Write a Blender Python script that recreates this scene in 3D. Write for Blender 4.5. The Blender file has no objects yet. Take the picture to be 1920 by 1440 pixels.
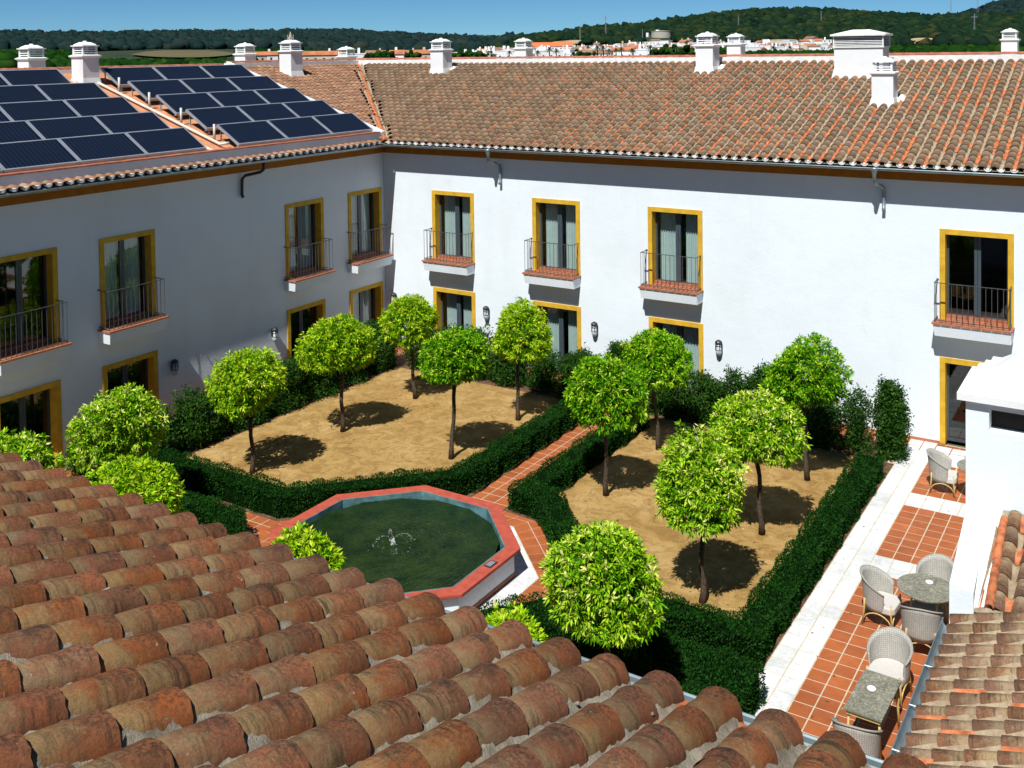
import bpy, math, random
import numpy as np
from mathutils import Matrix, Vector
R_ = math.radians
rng = np.random.default_rng(7); random.seed(7)
sc = bpy.context.scene
col = sc.collection

# ---------------------------------------------------------------- camera
CAM = np.array([0.0, 0.0, 9.93]); YAW, PIT, ROL = 0.565, 0.0311, -0.0136
FPX, CYP = 1932.3, 155.29
cam_d = bpy.data.cameras.new('camera'); cam = bpy.data.objects.new('camera', cam_d); col.objects.link(cam)
sc.camera = cam
_c, _s = math.cos(YAW), math.sin(YAW)
_r = Vector((_c, _s, 0)); _h = Vector((-_s, _c, 0)); _z = Vector((0, 0, 1))
_f = _h*math.cos(PIT) - _z*math.sin(PIT); _u = _h*math.sin(PIT) + _z*math.cos(PIT)
_R = _r*math.cos(ROL) + _u*math.sin(ROL); _U = _u*math.cos(ROL) - _r*math.sin(ROL)
M = Matrix.Identity(4)
for i in range(3):
    M[i][0] = _R[i]; M[i][1] = _U[i]; M[i][2] = -_f[i]; M[i][3] = CAM[i]
cam.matrix_world = M
cam_d.sensor_width = 36; cam_d.lens = 36*FPX/1920; cam_d.shift_y = -(720-CYP)/1920
cam_d.clip_start = 0.1; cam_d.clip_end = 9000

# ---------------------------------------------------------------- light
w = bpy.data.worlds.new('World'); sc.world = w; w.use_nodes = True
SUNV = Vector((0.12, -0.67, 1)).normalized()
nt = w.node_tree; bg = nt.nodes['Background']
sky = nt.nodes.new('ShaderNodeTexSky'); sky.sky_type = 'NISHITA'; sky.sun_disc = False
sky.sun_elevation = math.asin(SUNV.z); sky.sun_rotation = math.atan2(SUNV.x, SUNV.y)
sky.air_density = 1.0; sky.dust_density = 0.0; sky.ozone_density = 6.0; sky.altitude = 5000
tint = nt.nodes.new('ShaderNodeMix'); tint.data_type = 'RGBA'; tint.blend_type = 'MULTIPLY'; tint.inputs[0].default_value = 1.0; tint.inputs[7].default_value = (0.66, 0.98, 1.06, 1)
nt.links.new(sky.outputs[0], tint.inputs[6]); nt.links.new(tint.outputs[2], bg.inputs[0]); bg.inputs[1].default_value = 0.053
sd = bpy.data.lights.new('sun', 'SUN'); sun = bpy.data.objects.new('sun', sd); col.objects.link(sun)
sd.energy = 4.6; sd.angle = R_(0.5); sd.color = (1.0, 0.98, 0.95)
sun.rotation_euler = (-SUNV).to_track_quat('-Z', 'Y').to_euler(); sun.location = (5, -20, 40)
sc.view_settings.view_transform = 'Standard'; sc.view_settings.look = 'None'
sc.view_settings.exposure = 0.45; sc.view_settings.gamma = 1; sc.view_settings.use_curve_mapping = False
sc.cycles.max_bounces = 6; sc.cycles.transparent_max_bounces = 8; sc.cycles.diffuse_bounces = 3

def ray(x, y):                       # direction of a bearing, used to lay out far things (hills, town)
    a = (x-960)/FPX; b = (y-CYP)/FPX
    cr, sr = math.cos(ROL), math.sin(ROL)
    a, b = cr*a+sr*b, -sr*a+cr*b
    d = math.cos(PIT)-b*math.sin(PIT); u = -b*math.cos(PIT)-math.sin(PIT)
    return np.array([_c*a-_s*d, _s*a+_c*d, u])

# ---------------------------------------------------------------- materials
def newmat(name):
    m = bpy.data.materials.new(name); m.use_nodes = True
    n = m.node_tree.nodes; return m, n, m.node_tree.links, n['Principled BSDF']
def nd(n, t, **k):
    o = n.new(t)
    for a, b in k.items(): setattr(o, a, b)
    return o
def ramp(n, stops):
    r = n.new('ShaderNodeValToRGB'); e = r.color_ramp.elements
    while len(e) < len(stops): e.new(0.5)
    for i, (p, c) in enumerate(stops):
        e[i].position = p; e[i].color = (*c, 1) if len(c) == 3 else c
    return r
def noise(n, l, vec, scale, detail=4, rough=0.55, dist=0):
    t = n.new('ShaderNodeTexNoise'); t.inputs['Scale'].default_value = scale
    t.inputs['Detail'].default_value = detail; t.inputs['Roughness'].default_value = rough
    t.inputs['Distortion'].default_value = dist
    if vec is not None: l.new(vec, t.inputs['Vector'])
    return t
def mix(n, l, fac, a, b, mode='MIX'):
    x = n.new('ShaderNodeMix'); x.data_type = 'RGBA'; x.blend_type = mode
    for s, v in ((0, fac), (6, a), (7, b)):
        if hasattr(v, 'links') or hasattr(v, 'is_output'): l.new(v, x.inputs[s])
        elif s == 0: x.inputs[0].default_value = v
        else: x.inputs[s].default_value = (*v, 1)
    return x.outputs[2]
def bump(n, l, bsdf, h, strength=0.3, dist=0.01):
    b = n.new('ShaderNodeBump'); b.inputs['Strength'].default_value = strength; b.inputs['Distance'].default_value = dist
    l.new(h, b.inputs['Height']); l.new(b.outputs[0], bsdf.inputs['Normal'])
def objco(n): return n.new('ShaderNodeTexCoord').outputs['Object']
def geopos(n): return n.new('ShaderNodeNewGeometry').outputs['Position']
def simple(name, c, rough=0.7, metal=0, var=0.12, scale=6, bumps=0.0, bscale=60, bdist=0.005, world=True):
    m, n, l, b = newmat(name)
    v = geopos(n) if world else objco(n)
    t = noise(n, l, v, scale, 5)
    lo = tuple(x*(1-var) for x in c); hi = tuple(min(1, x*(1+var)) for x in c)
    r = ramp(n, [(0.3, lo), (0.7, hi)]); l.new(t.outputs[0], r.inputs[0]); l.new(r.outputs[0], b.inputs['Base Color'])
    b.inputs['Roughness'].default_value = rough; b.inputs['Metallic'].default_value = metal
    if rough >= 0.6: b.inputs['Specular IOR Level'].default_value = 0.15
    if bumps:
        t2 = noise(n, l, v, bscale, 5); bump(n, l, b, t2.outputs[0], bumps, bdist)
    return m
MT = {}
def plaster(name, c, stain=(0.66, 0.66, 0.62)):
    m, n, l, b = newmat(name); v = geopos(n)
    mp = n.new('ShaderNodeMapping'); mp.inputs['Scale'].default_value = (1.6, 1.6, 0.25); l.new(v, mp.inputs[0])
    t = noise(n, l, mp.outputs[0], 1.2, 6, 0.65)
    r = ramp(n, [(0.52, (0, 0, 0)), (0.82, (0.36, 0.36, 0.36))]); l.new(t.outputs[0], r.inputs[0])
    c1 = mix(n, l, r.outputs[0], c, stain)
    t8 = noise(n, l, v, 0.45, 5, 0.6); r8 = ramp(n, [(0.30, (0.93, 0.93, 0.92)), (0.60, (1.0,)*3)]); l.new(t8.outputs[0], r8.inputs[0]); c1 = mix(n, l, 1.0, c1, r8.outputs[0], 'MULTIPLY')
    l.new(c1, b.inputs['Base Color']); b.inputs['Roughness'].default_value = 0.9; b.inputs['Specular IOR Level'].default_value = 0.15
    t2 = noise(n, l, v, 28, 6, 0.6); t3 = noise(n, l, v, 2.2, 3)
    ad = n.new('ShaderNodeMath'); ad.operation = 'MULTIPLY_ADD'; l.new(t3.outputs[0], ad.inputs[0]); ad.inputs[1].default_value = 2.0; l.new(t2.outputs[0], ad.inputs[2])
    bump(n, l, b, ad.outputs[0], 0.35, 0.012)
    return m
MT['wall'] = plaster('white_plaster', (0.74, 0.81, 0.85))
MT['towerwhite'] = plaster('weathered_white_plaster', (0.78, 0.80, 0.80), (0.46, 0.45, 0.41))
MT['yellow'] = simple('yellow_paint', (0.60, 0.36, 0.032), 0.75, var=0.16, scale=5, bumps=0.15)
MT['ochre'] = simple('ochre_band_paint', (0.36, 0.145, 0.02), 0.8, var=0.12, scale=5, bumps=0.15)
MT['zinc'] = simple('zinc_gutter', (0.26, 0.33, 0.35), 0.42, 0.6, var=0.2, scale=5)
MT['iron'] = simple('dark_iron', (0.10, 0.098, 0.10), 0.42, 0.4, var=0.2)
MT['frame'] = simple('grey_aluminium_frame', (0.055, 0.075, 0.09), 0.4, 0.1)
MT['alu'] = simple('collector_alloy_frame', (0.40, 0.44, 0.48), 0.45, 0.5)
MT['lampdark'] = simple('black_lamp_metal', (0.03, 0.032, 0.035), 0.45, 0.3)
MT['lampglass'] = simple('frosted_lamp_glass', (0.42, 0.46, 0.46), 0.25)
MT['coping'] = simple('salmon_red_coping_paint', (0.40, 0.080, 0.050), 0.65, var=0.18, scale=7, bumps=0.1)
MT['poolblue'] = simple('faded_pool_paint', (0.085, 0.18, 0.19), 0.6, var=0.45, scale=5)
MT['poolbed'] = simple('algae_pool_floor', (0.022, 0.04, 0.014), 0.9, var=0.5, scale=3)
MT['pvc'] = simple('cream_pipe', (0.62, 0.55, 0.46), 0.5)
MT['recess'] = simple('orange_roof_screed', (0.52, 0.235, 0.12), 0.85, var=0.25, scale=3, bumps=0.3)
MT['cement'] = simple('grey_cement_edge', (0.33, 0.30, 0.26), 0.9, var=0.3, scale=12, bumps=0.6, bscale=40, bdist=0.01)
MT['curtain'] = simple('grey_green_curtain', (0.42, 0.55, 0.54), 0.9, var=0.06)
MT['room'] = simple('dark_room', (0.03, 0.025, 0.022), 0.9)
MT['cane'] = simple('yellow_cane', (0.52, 0.37, 0.13), 0.5, var=0.2, scale=30)
MT['porcelain'] = simple('white_porcelain', (0.8, 0.8, 0.82), 0.2, var=0.03)
MT['bark'] = simple('orange_tree_bark', (0.075, 0.055, 0.038), 0.9, var=0.5, scale=22, bumps=0.8, bscale=50, bdist=0.01)
MT['grout'] = simple('pale_cement_grout', (0.50, 0.43, 0.31), 0.9, var=0.15, scale=8, bumps=0.3)
MT['skirt'] = simple('terracotta_skirting', (0.36, 0.14, 0.075), 0.7, var=0.2)
MT['plaque'] = simple('dark_plaque', (0.03, 0.035, 0.05), 0.4)
MT['plaquelight'] = simple('plaque_lettering_strip', (0.4, 0.42, 0.45), 0.4)
MT['canopy'] = simple('ridge_tile_red', (0.34, 0.12, 0.075), 0.85, var=0.35, scale=5, bumps=0.3)
MT['concrete'] = simple('tank_concrete', (0.42, 0.40, 0.33), 0.9)
MT['mast'] = simple('galvanised_mast', (0.32, 0.33, 0.34), 0.5, 0.3)

def glassmat(name, tint=(0.02, 0.03, 0.03), tr=0.75):
    m, n, l, b = newmat(name); n.remove(b)
    g = n.new('ShaderNodeBsdfGlossy'); g.inputs['Roughness'].default_value = 0.02; g.inputs['Color'].default_value = (0.85, 0.9, 0.9, 1)
    t = n.new('ShaderNodeBsdfTransparent'); t.inputs['Color'].default_value = (tr, tr*1.02, tr, 1)
    f = n.new('ShaderNodeLayerWeight'); f.inputs['Blend'].default_value = 0.25
    mu = n.new('ShaderNodeMath'); mu.operation = 'MULTIPLY_ADD'; mu.inputs[1].default_value = 0.45; mu.inputs[2].default_value = 0.05; l.new(f.outputs['Facing'], mu.inputs[0])
    x = n.new('ShaderNodeMixShader'); l.new(mu.outputs[0], x.inputs[0]); l.new(t.outputs[0], x.inputs[1]); l.new(g.outputs[0], x.inputs[2])
    l.new(x.outputs[0], n['Material Output'].inputs[0]); return m
MT['glass'] = glassmat('window_glass', tr=0.88)

def tilemat(name, ca, cb, cl, cd, use_obj, lichen=0.5):
    """ca/cb fired clay colours, cl beige lichen, cd dark lichen"""
    m, n, l, b = newmat(name)
    uv = n.new('ShaderNodeUVMap'); uv.uv_map = 'uv'
    if use_obj: rnd = n.new('ShaderNodeObjectInfo').outputs['Random']
    else:
        at = n.new('ShaderNodeAttribute'); at.attribute_name = 'rnd'; rnd = at.outputs['Fac']
    cm = n.new('ShaderNodeCombineXYZ'); mu = n.new('ShaderNodeMath'); mu.operation = 'MULTIPLY'; mu.inputs[1].default_value = 137.0
    l.new(rnd, mu.inputs[0]); l.new(mu.outputs[0], cm.inputs[2])
    va = n.new('ShaderNodeVectorMath'); va.operation = 'ADD'; l.new(uv.outputs[0], va.inputs[0]); l.new(cm.outputs[0], va.inputs[1])
    P = va.outputs[0]
    t1 = noise(n, l, P, 2.2, 5, 0.6)
    r1 = ramp(n, [(0.35, ca), (0.65, cb)]); l.new(t1.outputs[0], r1.inputs[0])
    sep = n.new('ShaderNodeSeparateXYZ'); l.new(uv.outputs[0], sep.inputs[0])
    # beige bloom on the upslope half of the tile and the flank
    t2 = noise(n, l, P, 3.4, 5, 0.65)
    a1 = n.new('ShaderNodeMath'); a1.operation = 'MULTIPLY_ADD'; l.new(sep.outputs[1], a1.inputs[0]); a1.inputs[1].default_value = 0.62; l.new(t2.outputs[0], a1.inputs[2])
    r2 = ramp(n, [(0.66, (0, 0, 0)), (0.95, (lichen*1.5,)*3)]); l.new(a1.outputs[0], r2.inputs[0])
    c2 = mix(n, l, r2.outputs[0], r1.outputs[0], cl)
    # dark streaks running down across the barrel
    mp = n.new('ShaderNodeMapping'); mp.inputs['Scale'].default_value = (0.8, 9.0, 1.0); l.new(P, mp.inputs[0])
    t3 = noise(n, l, mp.outputs[0], 1.5, 5, 0.7)
    r3 = ramp(n, [(0.47, (0, 0, 0)), (0.66, (0.85,)*3)]); l.new(t3.outputs[0], r3.inputs[0])
    t3b = noise(n, l, P, 1.7, 2); r3b = ramp(n, [(0.42, (0.1,)*3), (0.60, (1,)*3)]); l.new(t3b.outputs[0], r3b.inputs[0])
    f3 = mix(n, l, 1.0, r3.outputs[0], r3b.outputs[0], 'MULTIPLY')
    c3 = mix(n, l, f3, c2, cd)
    t4 = noise(n, l, P, 22, 4, 0.7); r4 = ramp(n, [(0.46, (0, 0, 0)), (0.58, (0.9,)*3)]); l.new(t4.outputs[0], r4.inputs[0])
    # speckle concentrated on the crest
    ab = n.new('ShaderNodeMath'); ab.operation = 'SUBTRACT'; l.new(sep.outputs[0], ab.inputs[0]); ab.inputs[1].default_value = 0.5
    ab2 = n.new('ShaderNodeMath'); ab2.operation = 'ABSOLUTE'; l.new(ab.outputs[0], ab2.inputs[0])
    r5 = ramp(n, [(0.0, (1, 1, 1)), (0.36, (0.22,)*3)]); l.new(ab2.outputs[0], r5.inputs[0])
    f4 = mix(n, l, 1.0, r4.outputs[0], r5.outputs[0], 'MULTIPLY')
    r8 = ramp(n, [(0.05, (1, 1, 1)), (0.62, (0.25,)*3)]); l.new(sep.outputs[1], r8.inputs[0]); f4 = mix(n, l, 1.0, f4, r8.outputs[0], 'MULTIPLY')
    t10 = noise(n, l, P, 3.1, 5, 0.65); r10 = ramp(n, [(0.50, (0, 0, 0)), (0.64, (0.75,)*3)]); l.new(t10.outputs[0], r10.inputs[0]); f10 = mix(n, l, 1.0, r10.outputs[0], r5.outputs[0], 'MULTIPLY'); f10 = mix(n, l, 1.0, f10, r8.outputs[0], 'MULTIPLY'); c3 = mix(n, l, f10, c3, cd)
    c4 = mix(n, l, f4, c3, cd)
    t6 = noise(n, l, P, 9, 4, 0.7); r6 = ramp(n, [(0.71, (0, 0, 0)), (0.735, (0.8,)*3)]); l.new(t6.outputs[0], r6.inputs[0])
    c4 = mix(n, l, r6.outputs[0], c4, (0.50, 0.49, 0.44))
    t7 = noise(n, l, P, 48, 5, 0.75); r7 = ramp(n, [(0.30, (0.70,)*3), (0.66, (1.15,)*3)]); l.new(t7.outputs[0], r7.inputs[0]); c4 = mix(n, l, 1.0, c4, r7.outputs[0], 'MULTIPLY')
    hs = n.new('ShaderNodeHueSaturation'); l.new(c4, hs.inputs['Color'])
    mr = n.new('ShaderNodeMapRange'); mr.inputs[3].default_value = 0.70; mr.inputs[4].default_value = 1.14; l.new(rnd, mr.inputs[0]); l.new(mr.outputs[0], hs.inputs['Value'])
    fr = n.new('ShaderNodeMath'); fr.operation = 'FRACT'; m7 = n.new('ShaderNodeMath'); m7.operation = 'MULTIPLY'; m7.inputs[1].default_value = 7.3; l.new(rnd, m7.inputs[0]); l.new(m7.outputs[0], fr.inputs[0])
    mr2 = n.new('ShaderNodeMapRange'); mr2.inputs[3].default_value = 0.92; mr2.inputs[4].default_value = 1.06; l.new(fr.outputs[0], mr2.inputs[0]); l.new(mr2.outputs[0], hs.inputs['Saturation'])
    l.new(hs.outputs[0], b.inputs['Base Color']); b.inputs['Roughness'].default_value = 0.88; b.inputs['Specular IOR Level'].default_value = 0.15
    t5 = noise(n, l, P, 14, 6, 0.65); bump(n, l, b, t5.outputs[0], 0.6, 0.007)
    return m
NEARC = ((0.27, 0.088, 0.034), (0.195, 0.088, 0.042), (0.285, 0.205, 0.095), (0.036, 0.027, 0.018))
FARC = ((0.27, 0.150, 0.085), (0.195, 0.128, 0.078), (0.34, 0.26, 0.16), (0.065, 0.050, 0.036))
WESTC = ((0.36, 0.16, 0.085), (0.28, 0.14, 0.08), (0.38, 0.25, 0.15), (0.09, 0.06, 0.04))
EASTC = ((0.25, 0.115, 0.06), (0.17, 0.095, 0.055), (0.36, 0.28, 0.16), (0.04, 0.03, 0.022))
for k, C_ in (('near', NEARC), ('far', FARC), ('west', WESTC), ('east', EASTC)):
    MT['tile_'+k] = tilemat('barrel_tile_'+k, *C_, True); MT['tiles_'+k] = tilemat('barrel_tile_mass_'+k, *C_, False)
MT['pan'] = simple('clean_orange_channel_tile', (0.46, 0.155, 0.065), 0.8, var=0.5, scale=7, bumps=0.2)
def mortarmat(name, a, c):
    m, n, l, b = newmat(name); v = geopos(n)
    t = noise(n, l, v, 9, 6, 0.7); r = ramp(n, [(0.35, a), (0.65, c)]); l.new(t.outputs[0], r.inputs[0]); l.new(r.outputs[0], b.inputs['Base Color'])
    b.inputs['Roughness'].default_value = 0.95; t2 = noise(n, l, v, 70, 5, 0.7); bump(n, l, b, t2.outputs[0], 0.9, 0.01); return m
MT['mortar'] = mortarmat('roof_mortar', (0.15, 0.125, 0.085), (0.36, 0.32, 0.24))
MT['mortarfar'] = mortarmat('pale_roof_mortar', (0.24, 0.17, 0.10), (0.42, 0.34, 0.23))
MT['mortarwhite'] = simple('whitewashed_mortar', (0.74, 0.74, 0.71), 0.9, var=0.12, scale=6, bumps=0.5, bscale=30, bdist=0.012)

def floortile(name, ca, cb, vein=None, rough=0.55):
    m, n, l, b = newmat(name); v = geopos(n); rnd = n.new('ShaderNodeObjectInfo').outputs['Random']
    t = noise(n, l, v, 5, 6, 0.65); r = ramp(n, [(0.3, ca), (0.7, cb)]); l.new(t.outputs[0], r.inputs[0]); c = r.outputs[0]
    if vein:
        t2 = noise(n, l, v, 2.2, 8, 0.6, 1.6); r2 = ramp(n, [(0.47, (0, 0, 0)), (0.50, (0.55,)*3), (0.53, (0, 0, 0))]); l.new(t2.outputs[0], r2.inputs[0]); c = mix(n, l, r2.outputs[0], c, vein)
    t4 = noise(n, l, v, 0.8, 4, 0.6); r4 = ramp(n, [(0.35, (0.80,)*3), (0.65, (1.0,)*3)]); l.new(t4.outputs[0], r4.inputs[0]); c = mix(n, l, 1.0, c, r4.outputs[0], 'MULTIPLY')
    hs = n.new('ShaderNodeHueSaturation'); l.new(c, hs.inputs['Color']); mr = n.new('ShaderNodeMapRange'); mr.inputs[3].default_value = 0.88; mr.inputs[4].default_value = 1.10
    l.new(rnd, mr.inputs[0]); l.new(mr.outputs[0], hs.inputs['Value']); l.new(hs.outputs[0], b.inputs['Base Color'])
    b.inputs['Roughness'].default_value = rough; b.inputs['Specular IOR Level'].default_value = 0.2; t3 = noise(n, l, v, 30, 3); bump(n, l, b, t3.outputs[0], 0.1, 0.004); return m
MT['terracotta'] = floortile('terracotta_floor_tile', (0.34, 0.095, 0.030), (0.43, 0.130, 0.045))
MT['marble'] = floortile('white_marble_slab', (0.66, 0.68, 0.66), (0.80, 0.81, 0.79), (0.46, 0.50, 0.50), 0.5)

def sandmat():
    m, n, l, b = newmat('ochre_sand'); v = geopos(n)
    t = noise(n, l, v, 0.8, 7, 0.62, 0.5); r = ramp(n, [(0.28, (0.30, 0.180, 0.060)), (0.5, (0.39, 0.25, 0.090)), (0.72, (0.48, 0.325, 0.135))]); l.new(t.outputs[0], r.inputs[0])
    t2 = noise(n, l, v, 60, 4, 0.8); r2 = ramp(n, [(0.3, (0.72,)*3), (0.6, (1.06,)*3)]); l.new(t2.outputs[0], r2.inputs[0])
    c = mix(n, l, 1.0, r.outputs[0], r2.outputs[0], 'MULTIPLY')
    t4 = noise(n, l, v, 7, 3, 0.5); r4 = ramp(n, [(0.70, (0, 0, 0)), (0.73, (0.5,)*3)]); l.new(t4.outputs[0], r4.inputs[0]); c = mix(n, l, r4.outputs[0], c, (0.20, 0.12, 0.05))
    t9 = noise(n, l, v, 2.6, 6, 0.7, 1.2); r9 = ramp(n, [(0.42, (0.74, 0.70, 0.64)), (0.56, (1.0,)*3)]); l.new(t9.outputs[0], r9.inputs[0]); c = mix(n, l, 1.0, c, r9.outputs[0], 'MULTIPLY')
    l.new(c, b.inputs['Base Color']); b.inputs['Roughness'].default_value = 0.95; b.inputs['Specular IOR Level'].default_value = 0.05
    t3 = noise(n, l, v, 12, 8, 0.75); bump(n, l, b, t3.outputs[0], 0.55, 0.03); return m
MT['sand'] = sandmat()
MT['soil'] = simple('dark_planting_soil', (0.12, 0.07, 0.04), 0.95, var=0.5, scale=6, bumps=0.8, bscale=20, bdist=0.03)
MT['ground'] = simple('dry_ground', (0.13, 0.125, 0.06), 0.95, var=0.4, scale=0.05)

def leafmat(name, stops, trans=0.3, rough=0.45, spec=0.25):
    m, n, l, b = newmat(name)
    at = n.new('ShaderNodeAttribute'); at.attribute_name = 'rnd'
    r = ramp(n, stops); l.new(at.outputs['Fac'], r.inputs[0]); l.new(r.outputs[0], b.inputs['Base Color'])
    b.inputs['Roughness'].default_value = rough; b.inputs['Specular IOR Level'].default_value = spec if rough < 0.75 else 0.0
    tr = n.new('ShaderNodeBsdfTranslucent'); l.new(r.outputs[0], tr.inputs['Color'])
    x = n.new('ShaderNodeMixShader'); x.inputs[0].default_value = trans
    l.new(b.outputs[0], x.inputs[1]); l.new(tr.outputs[0], x.inputs[2]); l.new(x.outputs[0], n['Material Output'].inputs[0]); return m
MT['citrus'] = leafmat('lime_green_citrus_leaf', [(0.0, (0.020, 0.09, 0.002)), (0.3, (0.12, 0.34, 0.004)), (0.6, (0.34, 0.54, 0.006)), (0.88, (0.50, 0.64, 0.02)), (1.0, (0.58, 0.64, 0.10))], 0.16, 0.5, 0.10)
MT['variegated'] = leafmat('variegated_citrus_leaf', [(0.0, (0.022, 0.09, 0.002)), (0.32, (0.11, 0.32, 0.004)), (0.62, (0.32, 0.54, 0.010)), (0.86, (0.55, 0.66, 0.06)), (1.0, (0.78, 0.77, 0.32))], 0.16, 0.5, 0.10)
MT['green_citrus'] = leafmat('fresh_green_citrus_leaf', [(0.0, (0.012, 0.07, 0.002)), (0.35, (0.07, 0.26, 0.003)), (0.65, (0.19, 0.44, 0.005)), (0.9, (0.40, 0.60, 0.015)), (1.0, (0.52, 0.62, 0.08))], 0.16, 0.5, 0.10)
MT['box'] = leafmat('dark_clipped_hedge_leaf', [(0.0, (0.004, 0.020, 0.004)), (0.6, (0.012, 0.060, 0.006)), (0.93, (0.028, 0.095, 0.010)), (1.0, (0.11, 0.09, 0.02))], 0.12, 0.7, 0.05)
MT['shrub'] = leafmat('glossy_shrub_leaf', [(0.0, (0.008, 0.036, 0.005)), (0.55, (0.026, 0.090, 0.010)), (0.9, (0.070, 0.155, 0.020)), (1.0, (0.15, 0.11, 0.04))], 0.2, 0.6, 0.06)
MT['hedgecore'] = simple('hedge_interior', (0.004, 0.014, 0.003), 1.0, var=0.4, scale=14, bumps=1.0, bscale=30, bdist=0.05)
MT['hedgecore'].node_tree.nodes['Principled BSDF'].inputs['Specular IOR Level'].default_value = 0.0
MT['forest'] = leafmat('dark_holm_oak_canopy', [(0.0, (0.004, 0.014, 0.010)), (0.5, (0.010, 0.026, 0.013)), (0.85, (0.026, 0.038, 0.012)), (1.0, (0.055, 0.042, 0.016))], 0.0, 0.9)
MT['farforest'] = leafmat('haze_tinted_pine_canopy', [(0.0, (0.006, 0.017, 0.019)), (0.6, (0.013, 0.028, 0.026)), (1.0, (0.028, 0.036, 0.024))], 0.0, 0.95)  # bluish leaf colour carries the distance haze; no haze volume is built
MT['treeline'] = leafmat('fresh_green_tree_canopy', [(0.0, (0.004, 0.020, 0.004)), (0.6, (0.010, 0.042, 0.006)), (1.0, (0.035, 0.070, 0.010))], 0.05, 0.8)
MT['field'] = simple('dry_grass_field', (0.12, 0.105, 0.05), 0.95, var=0.15, scale=0.02)
MT['scar'] = simple('bare_earth_cutting', (0.36, 0.28, 0.17), 0.95, var=0.45, scale=0.06)
MT['hill'] = simple('hillside_scrub', (0.030, 0.045, 0.022), 0.95, var=0.5, scale=0.03)
MT['townwhite'] = simple('town_whitewash', (0.84, 0.84, 0.84), 0.85, var=0.06, scale=0.2)
MT['towncream'] = simple('town_cream_render', (0.62, 0.50, 0.36), 0.85, var=0.1, scale=0.2)
MT['townroof'] = simple('town_clay_roof', (0.42, 0.155, 0.075), 0.9, var=0.3, scale=0.3)
MT['townroof2'] = simple('town_old_roof', (0.27, 0.15, 0.10), 0.9, var=0.3, scale=0.3)
MT['brightroof'] = simple('town_new_orange_roof', (0.62, 0.17, 0.06), 0.85, var=0.1, scale=0.3)
MT['townwin'] = simple('town_window', (0.05, 0.055, 0.06), 0.4)
MT['palm'] = leafmat('palm_frond', [(0, (0.03, 0.06, 0.02)), (1, (0.06, 0.10, 0.03))], 0.05, 0.6)

MT['litter'] = leafmat('dry_leaf', [(0, (0.14, 0.07, 0.02)), (0.6, (0.26, 0.16, 0.05)), (1, (0.35, 0.33, 0.06))], 0.1, 0.7)
MT['pebble'] = simple('sand_pebble', (0.34, 0.26, 0.15), 0.9, var=0.4, scale=30)
def solarmat():
    m, n, l, b = newmat('solar_collector_glass'); v = objco(n)
    sp = n.new('ShaderNodeSeparateXYZ'); l.new(v, sp.inputs[0])
    mo = n.new('ShaderNodeMath'); mo.operation = 'PINGPONG'; mo.inputs[1].default_value = 0.06; l.new(sp.outputs[0], mo.inputs[0])
    r = ramp(n, [(0.0, (0.030, 0.042, 0.062)), (0.12, (0.030, 0.042, 0.062)), (0.26, (0.003, 0.006, 0.018))]); mm = n.new('ShaderNodeMath'); mm.operation = 'MULTIPLY'; mm.inputs[1].default_value = 16
    l.new(mo.outputs[0], mm.inputs[0]); l.new(mm.outputs[0], r.inputs[0]); l.new(r.outputs[0], b.inputs['Base Color'])
    b.inputs['Roughness'].default_value = 0.30; b.inputs['Specular IOR Level'].default_value = 0.25; return m
MT['solar'] = solarmat()
def watermat():
    m, n, l, b = newmat('green_pool_water'); v = geopos(n)
    b.inputs['Roughness'].default_value = 0.07; b.inputs['Specular IOR Level'].default_value = 0.30; b.inputs['IOR'].default_value = 1.33
    t0 = noise(n, l, v, 2.0, 5, 0.7); r = ramp(n, [(0.35, (0.004, 0.016, 0.004)), (0.7, (0.022, 0.044, 0.008))]); l.new(t0.outputs[0], r.inputs[0]); l.new(r.outputs[0], b.inputs['Base Color'])
    # ripple rings from the jet plus cross chop
    sp = n.new('ShaderNodeVectorMath'); sp.operation = 'SUBTRACT'; sp.inputs[1].default_value = (-12.53, 15.25, 0.40); l.new(v, sp.inputs[0])
    ln = n.new('ShaderNodeVectorMath'); ln.operation = 'LENGTH'; l.new(sp.outputs[0], ln.inputs[0])
    tn = noise(n, l, v, 3, 3); ad = n.new('ShaderNodeMath'); ad.operation = 'MULTIPLY_ADD'; l.new(tn.outputs[0], ad.inputs[0]); ad.inputs[1].default_value = 0.35; l.new(ln.outputs['Value'], ad.inputs[2])
    sn = n.new('ShaderNodeMath'); sn.operation = 'SINE'; mu = n.new('ShaderNodeMath'); mu.operation = 'MULTIPLY'; mu.inputs[1].default_value = 75; l.new(ad.outputs[0], mu.inputs[0]); l.new(mu.outputs[0], sn.inputs[0])
    t2 = noise(n, l, v, 16, 4, 0.6, 1.0); a2 = n.new('ShaderNodeMath'); a2.operation = 'MULTIPLY_ADD'; l.new(sn.outputs[0], a2.inputs[0]); a2.inputs[1].default_value = 0.14; l.new(t2.outputs[0], a2.inputs[2])
    bump(n, l, b, a2.outputs[0], 0.9, 0.04); return m
MT['water'] = watermat()
m, n, l, b = newmat('water_spray'); b.inputs['Base Color'].default_value = (0.85, 0.9, 0.92, 1); b.inputs['Roughness'].default_value = 0.1; b.inputs['Alpha'].default_value = 0.55; MT['spray'] = m
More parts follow.
